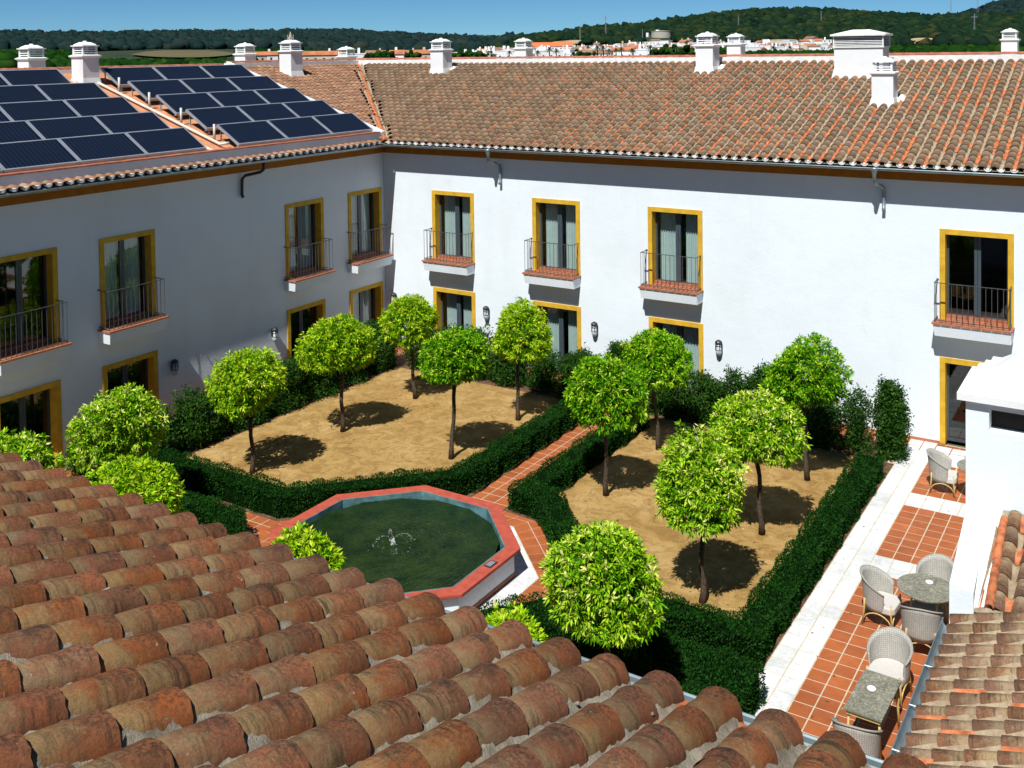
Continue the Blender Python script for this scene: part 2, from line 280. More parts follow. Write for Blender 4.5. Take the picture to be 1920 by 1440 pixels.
def wickermat(name, ca, cb, s=70):
    m, n, l, b = newmat(name); v = objco(n); uv = n.new('ShaderNodeUVMap'); uv.uv_map = 'uv'
    w1 = nd(n, 'ShaderNodeTexWave', wave_type='BANDS', bands_direction='X'); w1.inputs['Scale'].default_value = s/6; w1.inputs['Distortion'].default_value = 1.5; l.new(uv.outputs[0], w1.inputs[0])
    w2 = nd(n, 'ShaderNodeTexWave', wave_type='BANDS', bands_direction='Y'); w2.inputs['Scale'].default_value = s/6; w2.inputs['Distortion'].default_value = 1.5; l.new(uv.outputs[0], w2.inputs[0])
    f = mix(n, l, 1.0, w1.outputs[0], w2.outputs[0], 'MULTIPLY')
    t = noise(n, l, v, 16, 8, 0.8); rt = ramp(n, [(0.36, (0, 0, 0)), (0.62, (1, 1, 1))]); l.new(t.outputs[0], rt.inputs[0]); c = mix(n, l, rt.outputs[0], ca, cb); c2 = mix(n, l, f, tuple(x*0.85 for x in ca), c)
    l.new(c2, b.inputs['Base Color']); b.inputs['Roughness'].default_value = 0.8; bump(n, l, b, f, 0.5, 0.004); return m
MT['wicker'] = wickermat('grey_woven_fibre', (0.34, 0.33, 0.29), (0.68, 0.66, 0.60), 62)
m, n, l, b = newmat('weathered_grey_woven_top'); v = objco(n); t = noise(n, l, v, 26, 8, 0.85); rt = ramp(n, [(0.36, (0.085, 0.085, 0.06)), (0.52, (0.22, 0.215, 0.165)), (0.66, (0.42, 0.41, 0.34))]); l.new(t.outputs[0], rt.inputs[0])
t2 = noise(n, l, v, 4, 3); r2 = ramp(n, [(0.3, (0.8,)*3), (0.7, (1.15,)*3)]); l.new(t2.outputs[0], r2.inputs[0]); l.new(mix(n, l, 1.0, rt.outputs[0], r2.outputs[0], 'MULTIPLY'), b.inputs['Base Color']); b.inputs['Roughness'].default_value = 0.9; b.inputs['Specular IOR Level'].default_value = 0.1; bump(n, l, b, t.outputs[0], 0.7, 0.006); MT['tabletop'] = m
MT['cushion'] = wickermat('pale_woven_seat', (0.56, 0.53, 0.49), (0.76, 0.73, 0.69), 62)

# ---------------------------------------------------------------- mesh helpers
class MB:
    def __init__(s): s.v = []; s.f = []; s.m = []; s.uv = []
    def add(s, vs, fs, mi=0):
        o = len(s.v); s.v += [tuple(float(c) for c in p) for p in vs]; s.f += [tuple(i+o for i in f) for f in fs]; s.m += [mi]*len(fs)
    def box(s, x0, y0, z0, x1, y1, z1, mi=0):
        s.add([(x0,y0,z0),(x1,y0,z0),(x1,y1,z0),(x0,y1,z0),(x0,y0,z1),(x1,y0,z1),(x1,y1,z1),(x0,y1,z1)],
              [(0,3,2,1),(4,5,6,7),(0,1,5,4),(1,2,6,5),(2,3,7,6),(3,0,4,7)], mi)
    def frus(s, cx, cy, z0, z1, a0, b0, a1, b1, mi=0):
        s.add([(cx-a0,cy-b0,z0),(cx+a0,cy-b0,z0),(cx+a0,cy+b0,z0),(cx-a0,cy+b0,z0),(cx-a1,cy-b1,z1),(cx+a1,cy-b1,z1),(cx+a1,cy+b1,z1),(cx-a1,cy+b1,z1)],
              [(0,3,2,1),(4,5,6,7),(0,1,5,4),(1,2,6,5),(2,3,7,6),(3,0,4,7)], mi)
    def tube(s, pts, r, n=6, mi=0, cap=True):
        pts = [Vector(p) for p in pts]; rs = r if hasattr(r, '__len__') else [r]*len(pts); base = len(s.v); up = None
        for i, p in enumerate(pts):
            d = (pts[min(i+1, len(pts)-1)]-pts[max(i-1, 0)]).normalized()
            if up is None: up = Vector((0, 0, 1)) if abs(d.z) < .9 else Vector((1, 0, 0))
            a = d.cross(up).normalized(); b_ = a.cross(d).normalized(); up = b_
            for k in range(n):
                t = 2*math.pi*k/n; q = p+(a*math.cos(t)+b_*math.sin(t))*rs[i]; s.v.append(tuple(q))
        for i in range(len(pts)-1):
            for k in range(n):
                s.f.append((base+i*n+k, base+i*n+(k+1)%n, base+(i+1)*n+(k+1)%n, base+(i+1)*n+k)); s.m.append(mi)
        if cap:
            s.f.append(tuple(base+k for k in range(n))[::-1]); s.m.append(mi)
            e = base+(len(pts)-1)*n; s.f.append(tuple(e+k for k in range(n))); s.m.append(mi)
    def lathe(s, prof, cx=0, cy=0, n=16, mi=0):
        base = len(s.v)
        for r, z in prof:
            for k in range(n):
                t = 2*math.pi*k/n; s.v.append((cx+r*math.cos(t), cy+r*math.sin(t), z))
        for i in range(len(prof)-1):
            for k in range(n):
                s.f.append((base+i*n+k, base+i*n+(k+1)%n, base+(i+1)*n+(k+1)%n, base+(i+1)*n+k)); s.m.append(mi)
        s.f.append(tuple(base+k for k in range(n))[::-1]); s.m.append(mi)
        e = base+(len(prof)-1)*n; s.f.append(tuple(e+k for k in range(n))); s.m.append(mi)
    def prism(s, poly, z0, z1, mi=0):
        n = len(poly); s.add([(x, y, z0) for x, y in poly]+[(x, y, z1) for x, y in poly],
            [tuple(range(n))[::-1], tuple(range(n, 2*n))]+[(i, (i+1)%n, n+(i+1)%n, n+i) for i in range(n)], mi)
    def mesh(s, name, mats, smooth=False):
        me = bpy.data.meshes.new(name); me.from_pydata(s.v, [], s.f)
        for mm in (mats if isinstance(mats, (list, tuple)) else [mats]): me.materials.append(mm)
        if any(s.m): me.polygons.foreach_set('material_index', s.m)
        if smooth: me.polygons.foreach_set('use_smooth', [True]*len(s.f))
        me.update(); return me
def put(name, me, parent=None, mat=None, loc=None):
    o = bpy.data.objects.new(name, me); col.objects.link(o)
    if parent is not None: o.parent = parent
    if mat is not None: o.matrix_local = mat
    if loc is not None: o.location = loc
    return o
def ob(mb, name, mats, parent=None, smooth=False, mat=None, loc=None): return put(name, mb.mesh(name, mats, smooth), parent, mat, loc)
def tag(o, label=None, cat=None, group=None, kind=None):
    if label and len(label.split()) > 16: print('LONG', label)
    for k, v in (('label', label), ('category', cat), ('group', group), ('kind', kind)):
        if v: o[k] = v
    return o
def empty(name, loc=(0, 0, 0), rz=0):
    o = bpy.data.objects.new(name, None); col.objects.link(o); o.location = loc; o.rotation_euler = (0, 0, rz); o.empty_display_size = 0.2; return o
def struct(o): o['kind'] = 'structure'; return o
def copy_tree(o, parent=None):
    c = o.copy(); col.objects.link(c)
    if parent is not None: c.parent = parent
    for ch in list(o.children): copy_tree(ch, c)
    return c
def bulk(name, V, F, mat, parent=None, rnd=None, uv=None, smooth=False, loc=None):
    """numpy mesh: V (n,3), F (m,k)"""
    me = bpy.data.meshes.new(name); V = np.asarray(V, np.float32); F = np.asarray(F, np.int32); k = F.shape[1]
    me.vertices.add(len(V)); me.vertices.foreach_set('co', V.ravel())
    me.loops.add(F.size); me.loops.foreach_set('vertex_index', F.ravel())
    me.polygons.add(len(F)); me.polygons.foreach_set('loop_start', np.arange(len(F), dtype=np.int32)*k); me.polygons.foreach_set('loop_total', np.full(len(F), k, np.int32))
    if smooth: me.polygons.foreach_set('use_smooth', np.ones(len(F), bool))
    if rnd is not None:
        a = me.attributes.new('rnd', 'FLOAT', 'POINT'); a.data.foreach_set('value', np.asarray(rnd, np.float32))
    if uv is not None:
        u = me.uv_layers.new(name='uv'); u.data.foreach_set('uv', np.asarray(uv, np.float32)[F.ravel()].ravel())
    me.materials.append(mat); me.update(calc_edges=True); me.validate()
    return put(name, me, parent, loc=loc)

# ---------------------------------------------------------------- roof tile kit
def tile_arrays(na=8, nl=2, rl=0.110, ru=0.086, L=0.40, th=0.014, hs=0.95, wob=0.0, seed=0):
    """half-barrel cover tile: x across, y upslope, z off the roof; lip with thickness at y=0"""
    g = np.random.default_rng(seed); V = []; UV = []; F = []
    ys = np.linspace(0, L, nl+1); w_ = g.normal(0, wob, (nl+1, 1))+g.normal(0, wob*0.45, (nl+1, na+1)) if wob else np.zeros((nl+1, na+1))
    for i, y in enumerate(ys):
        r = rl+(ru-rl)*y/L
        for k in range(na+1):
            t = math.pi*(1-k/na); rr = r+w_[i, k]
            V.append((rr*math.cos(t), y+(g.normal(0, wob*1.2) if (wob and i == 0) else 0), rr*hs*math.sin(t)+0.002)); UV.append((k/na, y/L))
    for i in range(nl):
        for k in range(na):
            a = i*(na+1)+k; F.append((a, a+1, a+na+2, a+na+1))
    l0 = len(V)                                   # lip (own vertices, so its edge stays crisp) + inner face
    for k in range(na+1): V.append(V[k]); UV.append((k/na, 0.0))
    b1 = len(V)
    for k in range(na+1):
        t = math.pi*(1-k/na); r = rl-th; V.append((r*math.cos(t), V[k][1], r*hs*math.sin(t)+0.002)); UV.append((k/na, 0.0))
    b0 = len(V)
    for y in (0.0, 0.10):
        for k in range(na+1):
            t = math.pi*(1-k/na); r = rl-th
            V.append((r*math.cos(t), V[k][1]+y, r*hs*math.sin(t)+0.002)); UV.append((k/na, 0.0))
    for k in range(na):
        F.append((l0+k+1, l0+k, b1+k, b1+k+1)); F.append((b0+k+1, b0+k, b0+na+1+k, b0+na+2+k))
    return np.array(V), np.array(UV), np.array(F)
def tile_mesh(name, mat, **k):
    V, UV, F = tile_arrays(**k); me = bpy.data.meshes.new(name); me.from_pydata(V.tolist(), [], F.tolist())
    u = me.uv_layers.new(name='uv'); li = np.empty(len(me.loops), np.int32); me.loops.foreach_get('vertex_index', li); u.data.foreach_set('uv', UV[li].astype(np.float32).ravel())
    me.polygons.foreach_set('use_smooth', [True]*len(F)); me.materials.append(mat); me.update()
    return me
def basis(org, ex, ey):                       # ex along the eave, ey horizontal-upslope with slope t already in z
    ex = Vector(ex).normalized(); ey = Vector(ey).normalized(); ez = ex.cross(ey)
    if ez.z < 0: ex = -ex; ez = ex.cross(ey)
    m = Matrix.Identity(4)
    for i in range(3): m[i][0] = ex[i]; m[i][1] = ey[i]; m[i][2] = ez[i]; m[i][3] = org[i]
    return m
def roof_tiles(parent, key, org, ex, ey, ncol, nrow, P, E, keep, nind=300, hi=False, mortar='mortarfar', panfrac=0.5, crl=0.112):
    """covers + channel tiles + mortar on the plane through org; ex along eave (unit), ey upslope (unit, sloped)"""
    ex = Vector(ex); ey = Vector(ey); ez = ex.cross(ey); 
    if ez.z < 0: ez = -ez
    g = np.random.default_rng(hash(key) % 1000 if False else len(key)*17+3)
    kw = dict(na=14, nl=4, wob=0.0022, L=E+0.075, rl=0.113, ru=0.092, hs=0.92) if hi else dict(na=6, nl=1, L=E+0.06, rl=crl, ru=crl*0.82)
    if nrow == 1: kw['rl'] = 0.122
    vars_ = [tile_mesh('roof_tile', MT['tile_'+key], seed=s, **kw) for s in range(5 if hi else 2)]
    spots = []
    for i in range(ncol):
        for j in range(nrow):
            p = Vector(org)+ex*(i*P)+ey*(j*E)
            if keep(p): spots.append((i, j, p))
    ce = Vector(CAM)
    spots.sort(key=lambda s: (s[2]-ce).length)
    n_ind = spots[:nind]; rest = spots[nind:]
    B = basis((0, 0, 0), ex, ey)
    def mat(p, i, j):
        js = 1.0 if hi else 0.6
        off = ex*float(g.normal(0, 0.004*js))+ey*float(g.normal(0, 0.007*js))
        return Matrix.Translation(p+off+ez*float(0.016+g.normal(0, 0.002)))@B@Matrix.Rotation(float(g.normal(0, 0.026*js)), 4, 'Z')@Matrix.Rotation(float(g.normal(0, 0.035*js)), 4, 'Y')@Matrix.Rotation(float(-0.012), 4, 'X')
    for k, (i, j, p) in enumerate(n_ind):
        put('roof_tile', vars_[int(g.integers(len(vars_)))], parent, mat(p, i, j))
    if rest:
        V, UV, F = tile_arrays(**kw); nv = len(V); AV = []; 
        for k, (i, j, p) in enumerate(rest):
            mm = np.array(mat(p, i, j)); AV.append(V@mm[:3, :3].T+mm[:3, 3])
        AV = np.concatenate(AV); AF = (F[None]+(np.arange(len(rest))*nv)[:, None, None]).reshape(-1, 4)
        o = bulk('distant_roof_tiles', AV, AF, MT['tiles_'+key], parent, rnd=np.repeat(g.random(len(rest)), nv), uv=np.tile(UV, (len(rest), 1)), smooth=True); o['kind'] = 'stuff'
    # channels between the covers: mortar bed and concave pan tiles
    step = 0.045 if hi else E
    xs = np.array([-0.072, -0.045, -0.018, 0.018, 0.045, 0.072]); zs = np.array([0.066, 0.040, 0.016, 0.008, 0.022, 0.056]) if hi else np.array([0.062, 0.030, 0.008, 0.004, 0.022, 0.055])
    MV = []; MF = []; PV = []; PF = []
    exn, eyn, ezn = map(np.array, (ex, ey, ez)); on = np.array(org)
    nst = int(nrow*E/step)
    for i in range(-1, ncol):
        base = len(MV); ok = []
        for s in range(nst+1):
            c = on+exn*((i+0.5)*P)+eyn*(s*step)
            ok.append(keep(Vector(c)))
            nz = g.normal(0, 0.0045 if hi else 0.005, 6); nx = g.normal(0, 0.006 if hi else 0.003, 6)
            for q in range(6):
                MV.append(c+exn*(xs[q]*P/0.28+nx[q])+ezn*(zs[q]+nz[q]))
        for s in range(nst):
            if ok[s] and ok[s+1]:
                for q in range(5):
                    a = base+s*6+q; MF.append((a, a+1, a+7, a+6))
        for s in range(nrow):
            c = on+exn*((i+0.5)*P)+eyn*(s*E)
            if not keep(Vector(c)) or g.random() > panfrac: continue
            b0 = len(PV); lift = (0.0+g.random()*0.012) if hi else 0.004+g.random()*0.018
            for y, dz in ((-0.01, 0.008), (E+0.02, 0)):
                for q, (x, z) in enumerate(((-0.055, 0.034), (-0.03, 0.008), (0, 0), (0.03, 0.008), (0.055, 0.034))):
                    PV.append(c+exn*x+eyn*y+ezn*(z+lift+dz))
            for q in range(4): PF.append((b0+q, b0+q+1, b0+6+q, b0+5+q))
    o = bulk('mortar_bed', MV, MF, MT[mortar], parent, smooth=not hi); o['kind'] = 'stuff'
    if PV:
        o = bulk('channel_tiles', PV, PF, MT['pan'], parent, smooth=True); o['kind'] = 'stuff'
    return n_ind

def cylrow(parent, a, b, r=0.085, L=0.36, mat='canopy', name='ridge_tile', lift=0.0, flat=0.8, ind=True):
    """row of half-round tiles laid end to end from a to b"""
    a = Vector(a); b = Vector(b); d = b-a; n_ = max(1, int(d.length/L)); me = None
    V, UV, F = tile_arrays(na=6, nl=1, rl=r, ru=r*0.86, L=L*1.12, th=0.015, hs=flat)
    me = bpy.data.meshes.new(name); me.from_pydata(V.tolist(), [], F.tolist()); me.uv_layers.new(name='uv'); me.materials.append(MT[mat]); me.polygons.foreach_set('use_smooth', [True]*len(F)); me.update()
    ey = d.normalized(); ex = ey.cross(Vector((0, 0, 1))).normalized(); B = basis((0, 0, 0), ex, ey)
    for i in range(n_):
        p = a+ey*(i*L)+Vector((0, 0, lift))
        put(name, me, parent, Matrix.Translation(p)@B@Matrix.Rotation(random.gauss(0, 0.02), 4, 'Z')@Matrix.Rotation(random.gauss(0, 0.02), 4, 'Y'))

# ================================================================= SETTING
XL, YF = -22.37, 27.08                    # courtyard faces of the west and north wings
T1, T2 = 5.39, 2.19                       # tops of the window surrounds, upper and ground floor
WW = 1.665                                # outer width of a surround
WN = [-20.335, -16.48, -12.58, -4.69]     # left edges, north wing
WW_ = [9.6, 13.18, 16.0, 22.41, 25.25]    # left edges, west wing (towards the corner)

# far ground: hills and plain, one polar sheet --------------------------------
RAD = [55, 110, 200, 330, 450, 600, 760, 900, 1080, 1300, 1500, 1750, 2100, 2600, 3500, 5000]
XK = [-400, 0, 150, 300, 460, 640, 800, 900, 1000, 1100, 1200, 1300, 1400, 1480, 1560, 1640, 1740, 1800, 1860, 1920, 2400]
def row(vals): return np.interp(np.arange(-400, 2401, 20), XK, vals)
H_ = {  # apparent height (photo rows) of the land surface at each distance
 55: 330, 110: 240, 200: [150]*21, 330: [131]*3+[131, 130, 126, 125, 124, 124, 122, 121, 120, 119, 118, 117, 115, 114, 113, 112, 112, 112],
 450: [122]*5+[119, 117, 116, 115, 114, 113, 112, 111, 110, 109, 106, 104, 103, 102, 101, 100],
 600: [114]*5+[113, 112, 112, 112, 111, 110, 110, 109, 108, 107, 98, 98, 98, 98, 98, 98],
 760: [108, 108, 108, 105, 105, 109, 107, 106, 105, 104, 103, 102, 102, 101, 100, 95, 94, 94, 94, 94, 94],
 900: [104, 104, 102, 98, 97, 105, 104, 103, 100, 97, 96, 96, 96, 95, 93, 88, 84, 85, 86, 86, 86],
 1080: [100, 100, 98, 92, 91, 99, 99, 95, 84, 76, 73, 74, 74, 72, 70, 62, 66, 68, 68, 64, 64],
 1300: [96, 96, 95, 89, 89, 91, 91, 86, 73, 61, 54, 38, 29, 27, 30, 38, 44, 44, 44, 44, 44],
 1500: [90, 90, 88, 84, 84, 84, 84, 82, 78, 70, 68, 56, 48, 48, 52, 56, 58, 56, 54, 52, 52],
 1750: [88, 88, 86, 83, 82, 79, 80, 81, 82, 85, 85, 78, 74, 74, 74, 68, 62, 48, 42, 38, 38],
 2100: [82, 82, 80, 77, 75, 71, 75, 77, 84, 92, 92, 92, 92, 92, 92, 76, 64, 42, 26, 17, 13],
 2600: [71, 71, 72, 67, 65, 61, 69, 74, 88, 92, 92, 92, 92, 92, 92, 84, 80, 58, 48, 42, 38],
 3500: [84]*21, 5000: [88]*21}
def land_z(px, d):
    ds = RAD; i = max(0, min(len(ds)-2, int(np.searchsorted(ds, d))-1)); t = min(1, max(0, (d-ds[i])/(ds[i+1]-ds[i])))
    def z(dd):
        v = H_[dd]; y = v if not isinstance(v, list) else float(np.interp(px, XK, v))
        hz = 109-26*px/1920
        if dd <= 110: return 0.0
        return 9.93+dd*(hz-y)/FPX*math.hypot(1, (px-960)/FPX)*0.985
    return (1-t)*z(ds[i])+t*z(ds[i+1])
def az(px): r = ray(px, 95); return math.atan2(r[0], r[1])
AZ_T = np.array([az(p) for p in range(-400, 2401, 20)]); PX_T = np.arange(-400, 2401, 20)
def px_of(a): return float(np.interp(a, AZ_T, PX_T))
def at_px(px, d):                # point on the land d metres away on a bearing
    a = az(px); return np.array([math.sin(a)*d, math.cos(a)*d, land_z(px, d)])
azs = np.concatenate([np.linspace(-math.pi, AZ_T[0], 40)[:-1], np.linspace(AZ_T[0], AZ_T[-1], 150), np.linspace(AZ_T[-1], math.pi, 60)[1:]])
radv = [45, 55, 80, 110, 150, 200, 260, 330, 390, 450, 520, 600, 680, 760, 830, 900, 990, 1080, 1190, 1300, 1400, 1500, 1620, 1750, 1920, 2100, 2350, 2600, 3500, 5000]
V = [(0, 0, -0.06)]
for r in radv:
    for a in azs:
        z = land_z(px_of(a), r) if r > 60 else -0.06
        V.append((math.sin(a)*r, math.cos(a)*r, z-0.06))
na_ = len(azs); F = []
for i in range(len(radv)-1):
    for k in range(na_-1):
        a = 1+i*na_+k; F.append((a, a+na_, a+na_+1, a+1))
land = bulk('terrain', V, F, MT['hill'], smooth=True); struct(land)
me0 = MB()
n0 = 64
me0.v = [(0, 0, -0.07)]+[(46*math.sin(2*math.pi*k/n0), 46*math.cos(2*math.pi*k/n0), -0.07) for k in range(n0)]
me0.f = [(0, 1+(k+1) % n0, 1+k) for k in range(n0)]; me0.m = [0]*n0
struct(ob(me0, 'ground', MT['ground']))

# ================================================================= north wing
def wallmesh(holes, u0, u1, z0, z1):
    us = sorted({u0, u1, *[h[0] for h in holes], *[h[1] for h in holes]}); zs = sorted({z0, z1, *[h[2] for h in holes], *[h[3] for h in holes]})
    mb = MB()
    for i in range(len(us)-1):
        for j in range(len(zs)-1):
            uc = (us[i]+us[i+1])/2; zc = (zs[j]+zs[j+1])/2
            if any(h[0] < uc < h[1] and h[2] < zc < h[3] for h in holes): continue
            mb.add([(us[i], 0, zs[j]), (us[i+1], 0, zs[j]), (us[i+1], 0, zs[j+1]), (us[i], 0, zs[j+1])], [(0, 1, 2, 3)])
    return mb
SD = 0.13                                  # width of the painted surround
def make_window(parent, u, zt, h, lower=False, curtain=True, yaw=0, base=None, slide=False):
    """one french window: surround (the part) > frame, pane, curtain, room. local x along wall, y into wall"""
    Mx = Matrix.Translation(base)@Matrix.Rotation(yaw, 4, 'Z')@Matrix.Translation((u, 0, 0))
    z0 = zt-h; W = WW; mb = MB(); p = 0.028; rv = 0.30
    mb.box(0, -p, z0, SD, 0.0, zt); mb.box(W-SD, -p, z0, W, 0.0, zt); mb.box(SD, -p, zt-SD, W-SD, 0.0, zt)
    mb.box(SD-0.02, 0.0, z0, SD, rv, zt-SD+0.02); mb.box(W-SD, 0.0, z0, W-SD+0.02, rv, zt-SD+0.02); mb.box(SD, 0.0, zt-SD, W-SD, rv, zt-SD+0.02)
    win = ob(mb, 'window', MT['yellow'], parent, mat=Mx)
    fr = MB(); y0, y1 = rv-0.07, rv-0.02; a, b_ = SD, W-SD; zb = z0+(0.02 if lower else 0.06); zz = zt-SD
    fr.box(a, y0, zb, a+0.05, y1, zz); fr.box(b_-0.05, y0, zb, b_, y1, zz); fr.box(a+0.05, y0, zz-0.05, b_-0.05, y1, zz); fr.box(a+0.05, y0, zb, b_-0.05, y1, zb+0.07)
    mid = (a+b_)/2; fr.box(mid-0.075, y0-0.006, zb+0.07, mid-0.004, y1+0.01, zz-0.05); fr.box(mid+0.004, y0-0.006, zb+0.07, mid+0.075, y1+0.01, zz-0.05)
    ob(fr, 'window_frame', MT['frame'], win)
    for xa, xb in ((a+0.05, mid-0.075), (mid+0.075, b_-0.05)):
        g = MB(); g.add([(xa, y0+0.02, zb+0.07), (xb, y0+0.02, zb+0.07), (xb, y0+0.02, zz-0.05), (xa, y0+0.02, zz-0.05)], [(0, 1, 2, 3)]); ob(g, 'pane', MT['glass'], win)
    if curtain:
        for xa, xb in (((a+0.10, mid-0.02-random.random()*0.10), (mid+0.06+random.random()*0.12, b_-0.04)) if not slide else ((a+0.05, a+0.33), (b_-0.22, b_-0.05))):
            c = MB(); nn = 46; vs = []
            ph = random.random()*9
            for q in range(nn+1):
                x = xa+(xb-xa)*q/nn; yy = rv+0.09+0.035*math.sin(q*0.95+ph)+0.018*math.sin(q*2.1+ph*2)
                vs += [(x, yy, zb+0.02), (x, yy*0.6+(rv+0.09)*0.4, zz-0.02)]
            c.add(vs, [(2*q, 2*q+2, 2*q+3, 2*q+1) for q in range(nn)]); ob(c, 'curtain', MT['curtain'], win, smooth=True)
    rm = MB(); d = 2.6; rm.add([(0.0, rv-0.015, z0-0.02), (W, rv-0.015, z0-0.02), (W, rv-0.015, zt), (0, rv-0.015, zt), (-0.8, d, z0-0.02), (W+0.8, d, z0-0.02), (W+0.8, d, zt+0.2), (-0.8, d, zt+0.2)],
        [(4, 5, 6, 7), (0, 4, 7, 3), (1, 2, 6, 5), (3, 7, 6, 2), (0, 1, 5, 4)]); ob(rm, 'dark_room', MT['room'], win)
    return win
BAL = None
def make_balcony(parent, u, yaw, base):
    Mx = Matrix.Translation(base)@Matrix.Rotation(yaw, 4, 'Z')@Matrix.Translation((u, 0, 0)); W = WW; x0, x1 = -0.08, W-0.01; D = 0.46
    mb = MB(); mb.add([(x0+0.03, 0, 2.81), (x1, 0, 2.81), (x1, -D+0.05, 2.81), (x0+0.03, -D+0.05, 2.81), (x0, 0, 3.10), (x1, 0, 3.10), (x1, -D, 3.10), (x0, -D, 3.10)],
        [(0, 1, 2, 3), (4, 7, 6, 5), (3, 2, 6, 7), (0, 3, 7, 4), (1, 5, 6, 2)])
    bal = ob(mb, 'balcony', MT['wall'], parent, mat=Mx)
    ft = MB(); e = 0.035
    nx = 8
    for i in range(nx):
        xa = x0-e+(x1-x0+2*e)*i/nx; xb = x0-e+(x1-x0+2*e)*(i+1)/nx
        for ya, yb in ((-D-e, -D*0.5), (-D*0.5, -0.001)): ft.box(xa+0.006, ya+0.006, 3.102, xb-0.006, yb-0.006, 3.145)
    for i in range(6):
        xa = SD+(W-2*SD)*i/6; xb = SD+(W-2*SD)*(i+1)/6
        ft.box(xa+0.005, 0.002, 3.10, xb-0.005, 0.12, 3.16); ft.box(xa+0.005, 0.127, 3.10, xb-0.005, 0.26, 3.23)
    o = ob(ft, 'balcony_floor_tiles', MT['skirt'], bal); o['kind'] = 'stuff'
    gb = MB(); gb.box(x0, -D, 3.1, x1, 0.0, 3.125); ob(gb, 'tile_bedding', MT['grout'], bal)
    rl = MB(); r0, r1, yd, zt, zb = x0+0.03, x1-0.04, -D+0.05, 4.12, 3.2
    for z in (zt, zb): rl.box(r0-0.012, yd-0.012, z-0.008, r1+0.012, yd+0.012, z+0.008); rl.box(r0-0.012, yd+0.012, z-0.008, r0+0.012, 0.03, z+0.008); rl.box(r1-0.012, yd+0.012, z-0.008, r1+0.012, 0.03, z+0.008)
    rl.box(r0-0.03, -0.01, zt-0.02, r0+0.03, 0.03, zt+0.02); rl.box(r1-0.03, -0.01, zt-0.02, r1+0.03, 0.03, zt+0.02)
    ob(rl, 'railing', MT['iron'], bal)
    bm_ = BARS[0]
    nb = 13
    for i in range(nb+1): put('baluster', bm_, bal, loc=(r0+(r1-r0)*i/nb, yd, 0))
    for x in (r0, r1):
        for yy in (-0.26, -0.12): put('baluster', bm_, bal, loc=(x, yy, 0))
    return bal
BARS = []
b_ = MB(); b_.tube([(0, 0, 3.145), (0, 0, 4.115)], 0.0075, 5); BARS.append(b_.mesh('baluster', MT['iron']))

north = tag(empty('hotel_wing', (-12, YF, 0)), 'long sunlit white wing with brown tiled roof and yellow framed balcony windows', 'building', 'wings of the white hotel')
NB = Matrix.Translation((12, -YF, 0))       # child frames are written in world space
def wpar(e): return Matrix.Translation(-Vector(e.location))
holesN = []
for x in WN: holesN += [(x+SD-0.01, x+WW-SD+0.01, 3.13, T1-SD+0.01), (x+SD-0.01, x+WW-SD+0.01, 0.0, T2-SD+0.01)]
mb = wallmesh([(a, b_, c, d) for a, b_, c, d in holesN], XL, 1.5, -0.05, 6.55)
ob(mb, 'wall', MT['wall'], north, mat=NB@Matrix.Translation((0, YF, 0)))
o_ = NB@Vector((0, YF, 0))
for i, x in enumerate(WN):
    make_window(north, x, T1, T1-3.12, False, i != 3, 0, o_); make_window(north, x, T2, T2-0.02, True, i != 3, 0, o_); make_balcony(north, x, 0, o_)
mb = MB(); mb.box(XL+0.0, YF-0.06, 6.55, 1.5, YF+0.02, 6.86); ob(mb, 'cornice_band', MT['ochre'], north, mat=NB)
mb = MB(); mb.box(XL+0.35, YF-0.53, 6.80, 1.5, YF-0.06, 6.86); ob(mb, 'eave_board', MT['ochre'], north, mat=NB)
mb = MB(); mb.box(XL+0.01, YF-0.016, -0.03, -3.05-1.64+0.0, YF-0.001, 0.07); mb.box(-3.02, YF-0.016, -0.03, 1.5, YF-0.001, 0.07); ob(mb, 'skirting', MT['skirt'], north, mat=NB)
TN = 0.306; eyN = Vector((0, 1, TN)).normalized(); C0 = (XL+0.52, YF-0.52)   # roof corner in plan
def gutter(parent, a, b_, out, name='gutter', r=0.065):
    a = Vector(a); b_ = Vector(b_); out = Vector(out); mb = MB(); n_ = 8; vs = []
    for p in (a, b_):
        for k in range(n_+1):
            t = math.pi*k/n_; vs.append(p+out*(math.cos(t)*r)+Vector((0, 0, -math.sin(t)*r)))
        for k in range(n_+1):
            t = math.pi*(n_-k)/n_; vs.append(p+out*(math.cos(t)*(r-0.008))+Vector((0, 0, -math.sin(t)*(r-0.008))))
    m_ = 2*(n_+1); mb.add(vs, [(k, (k+1) % m_, m_+(k+1) % m_, m_+k) for k in range(m_)]+[tuple(range(m_)), tuple(range(m_, 2*m_))[::-1]])
    L_ = (b_-a).length; d = (b_-a).normalized(); nb = int(L_/0.9)
    for i in range(nb):
        p = a+d*(0.4+i*0.9); mb.tube([p+out*r+Vector((0, 0, 0.012)), p-out*r+Vector((0, 0, 0.012))], 0.008, 4)
    mb.tube([a+out*r, b_+out*r], 0.009, 5)
    return ob(mb, name, MT['zinc'], parent, mat=wpar(parent))
gutter(north, (C0[0]+0.02, C0[1]-0.05, 6.88), (1.5, C0[1]-0.05, 6.88), (0, -1, 0))
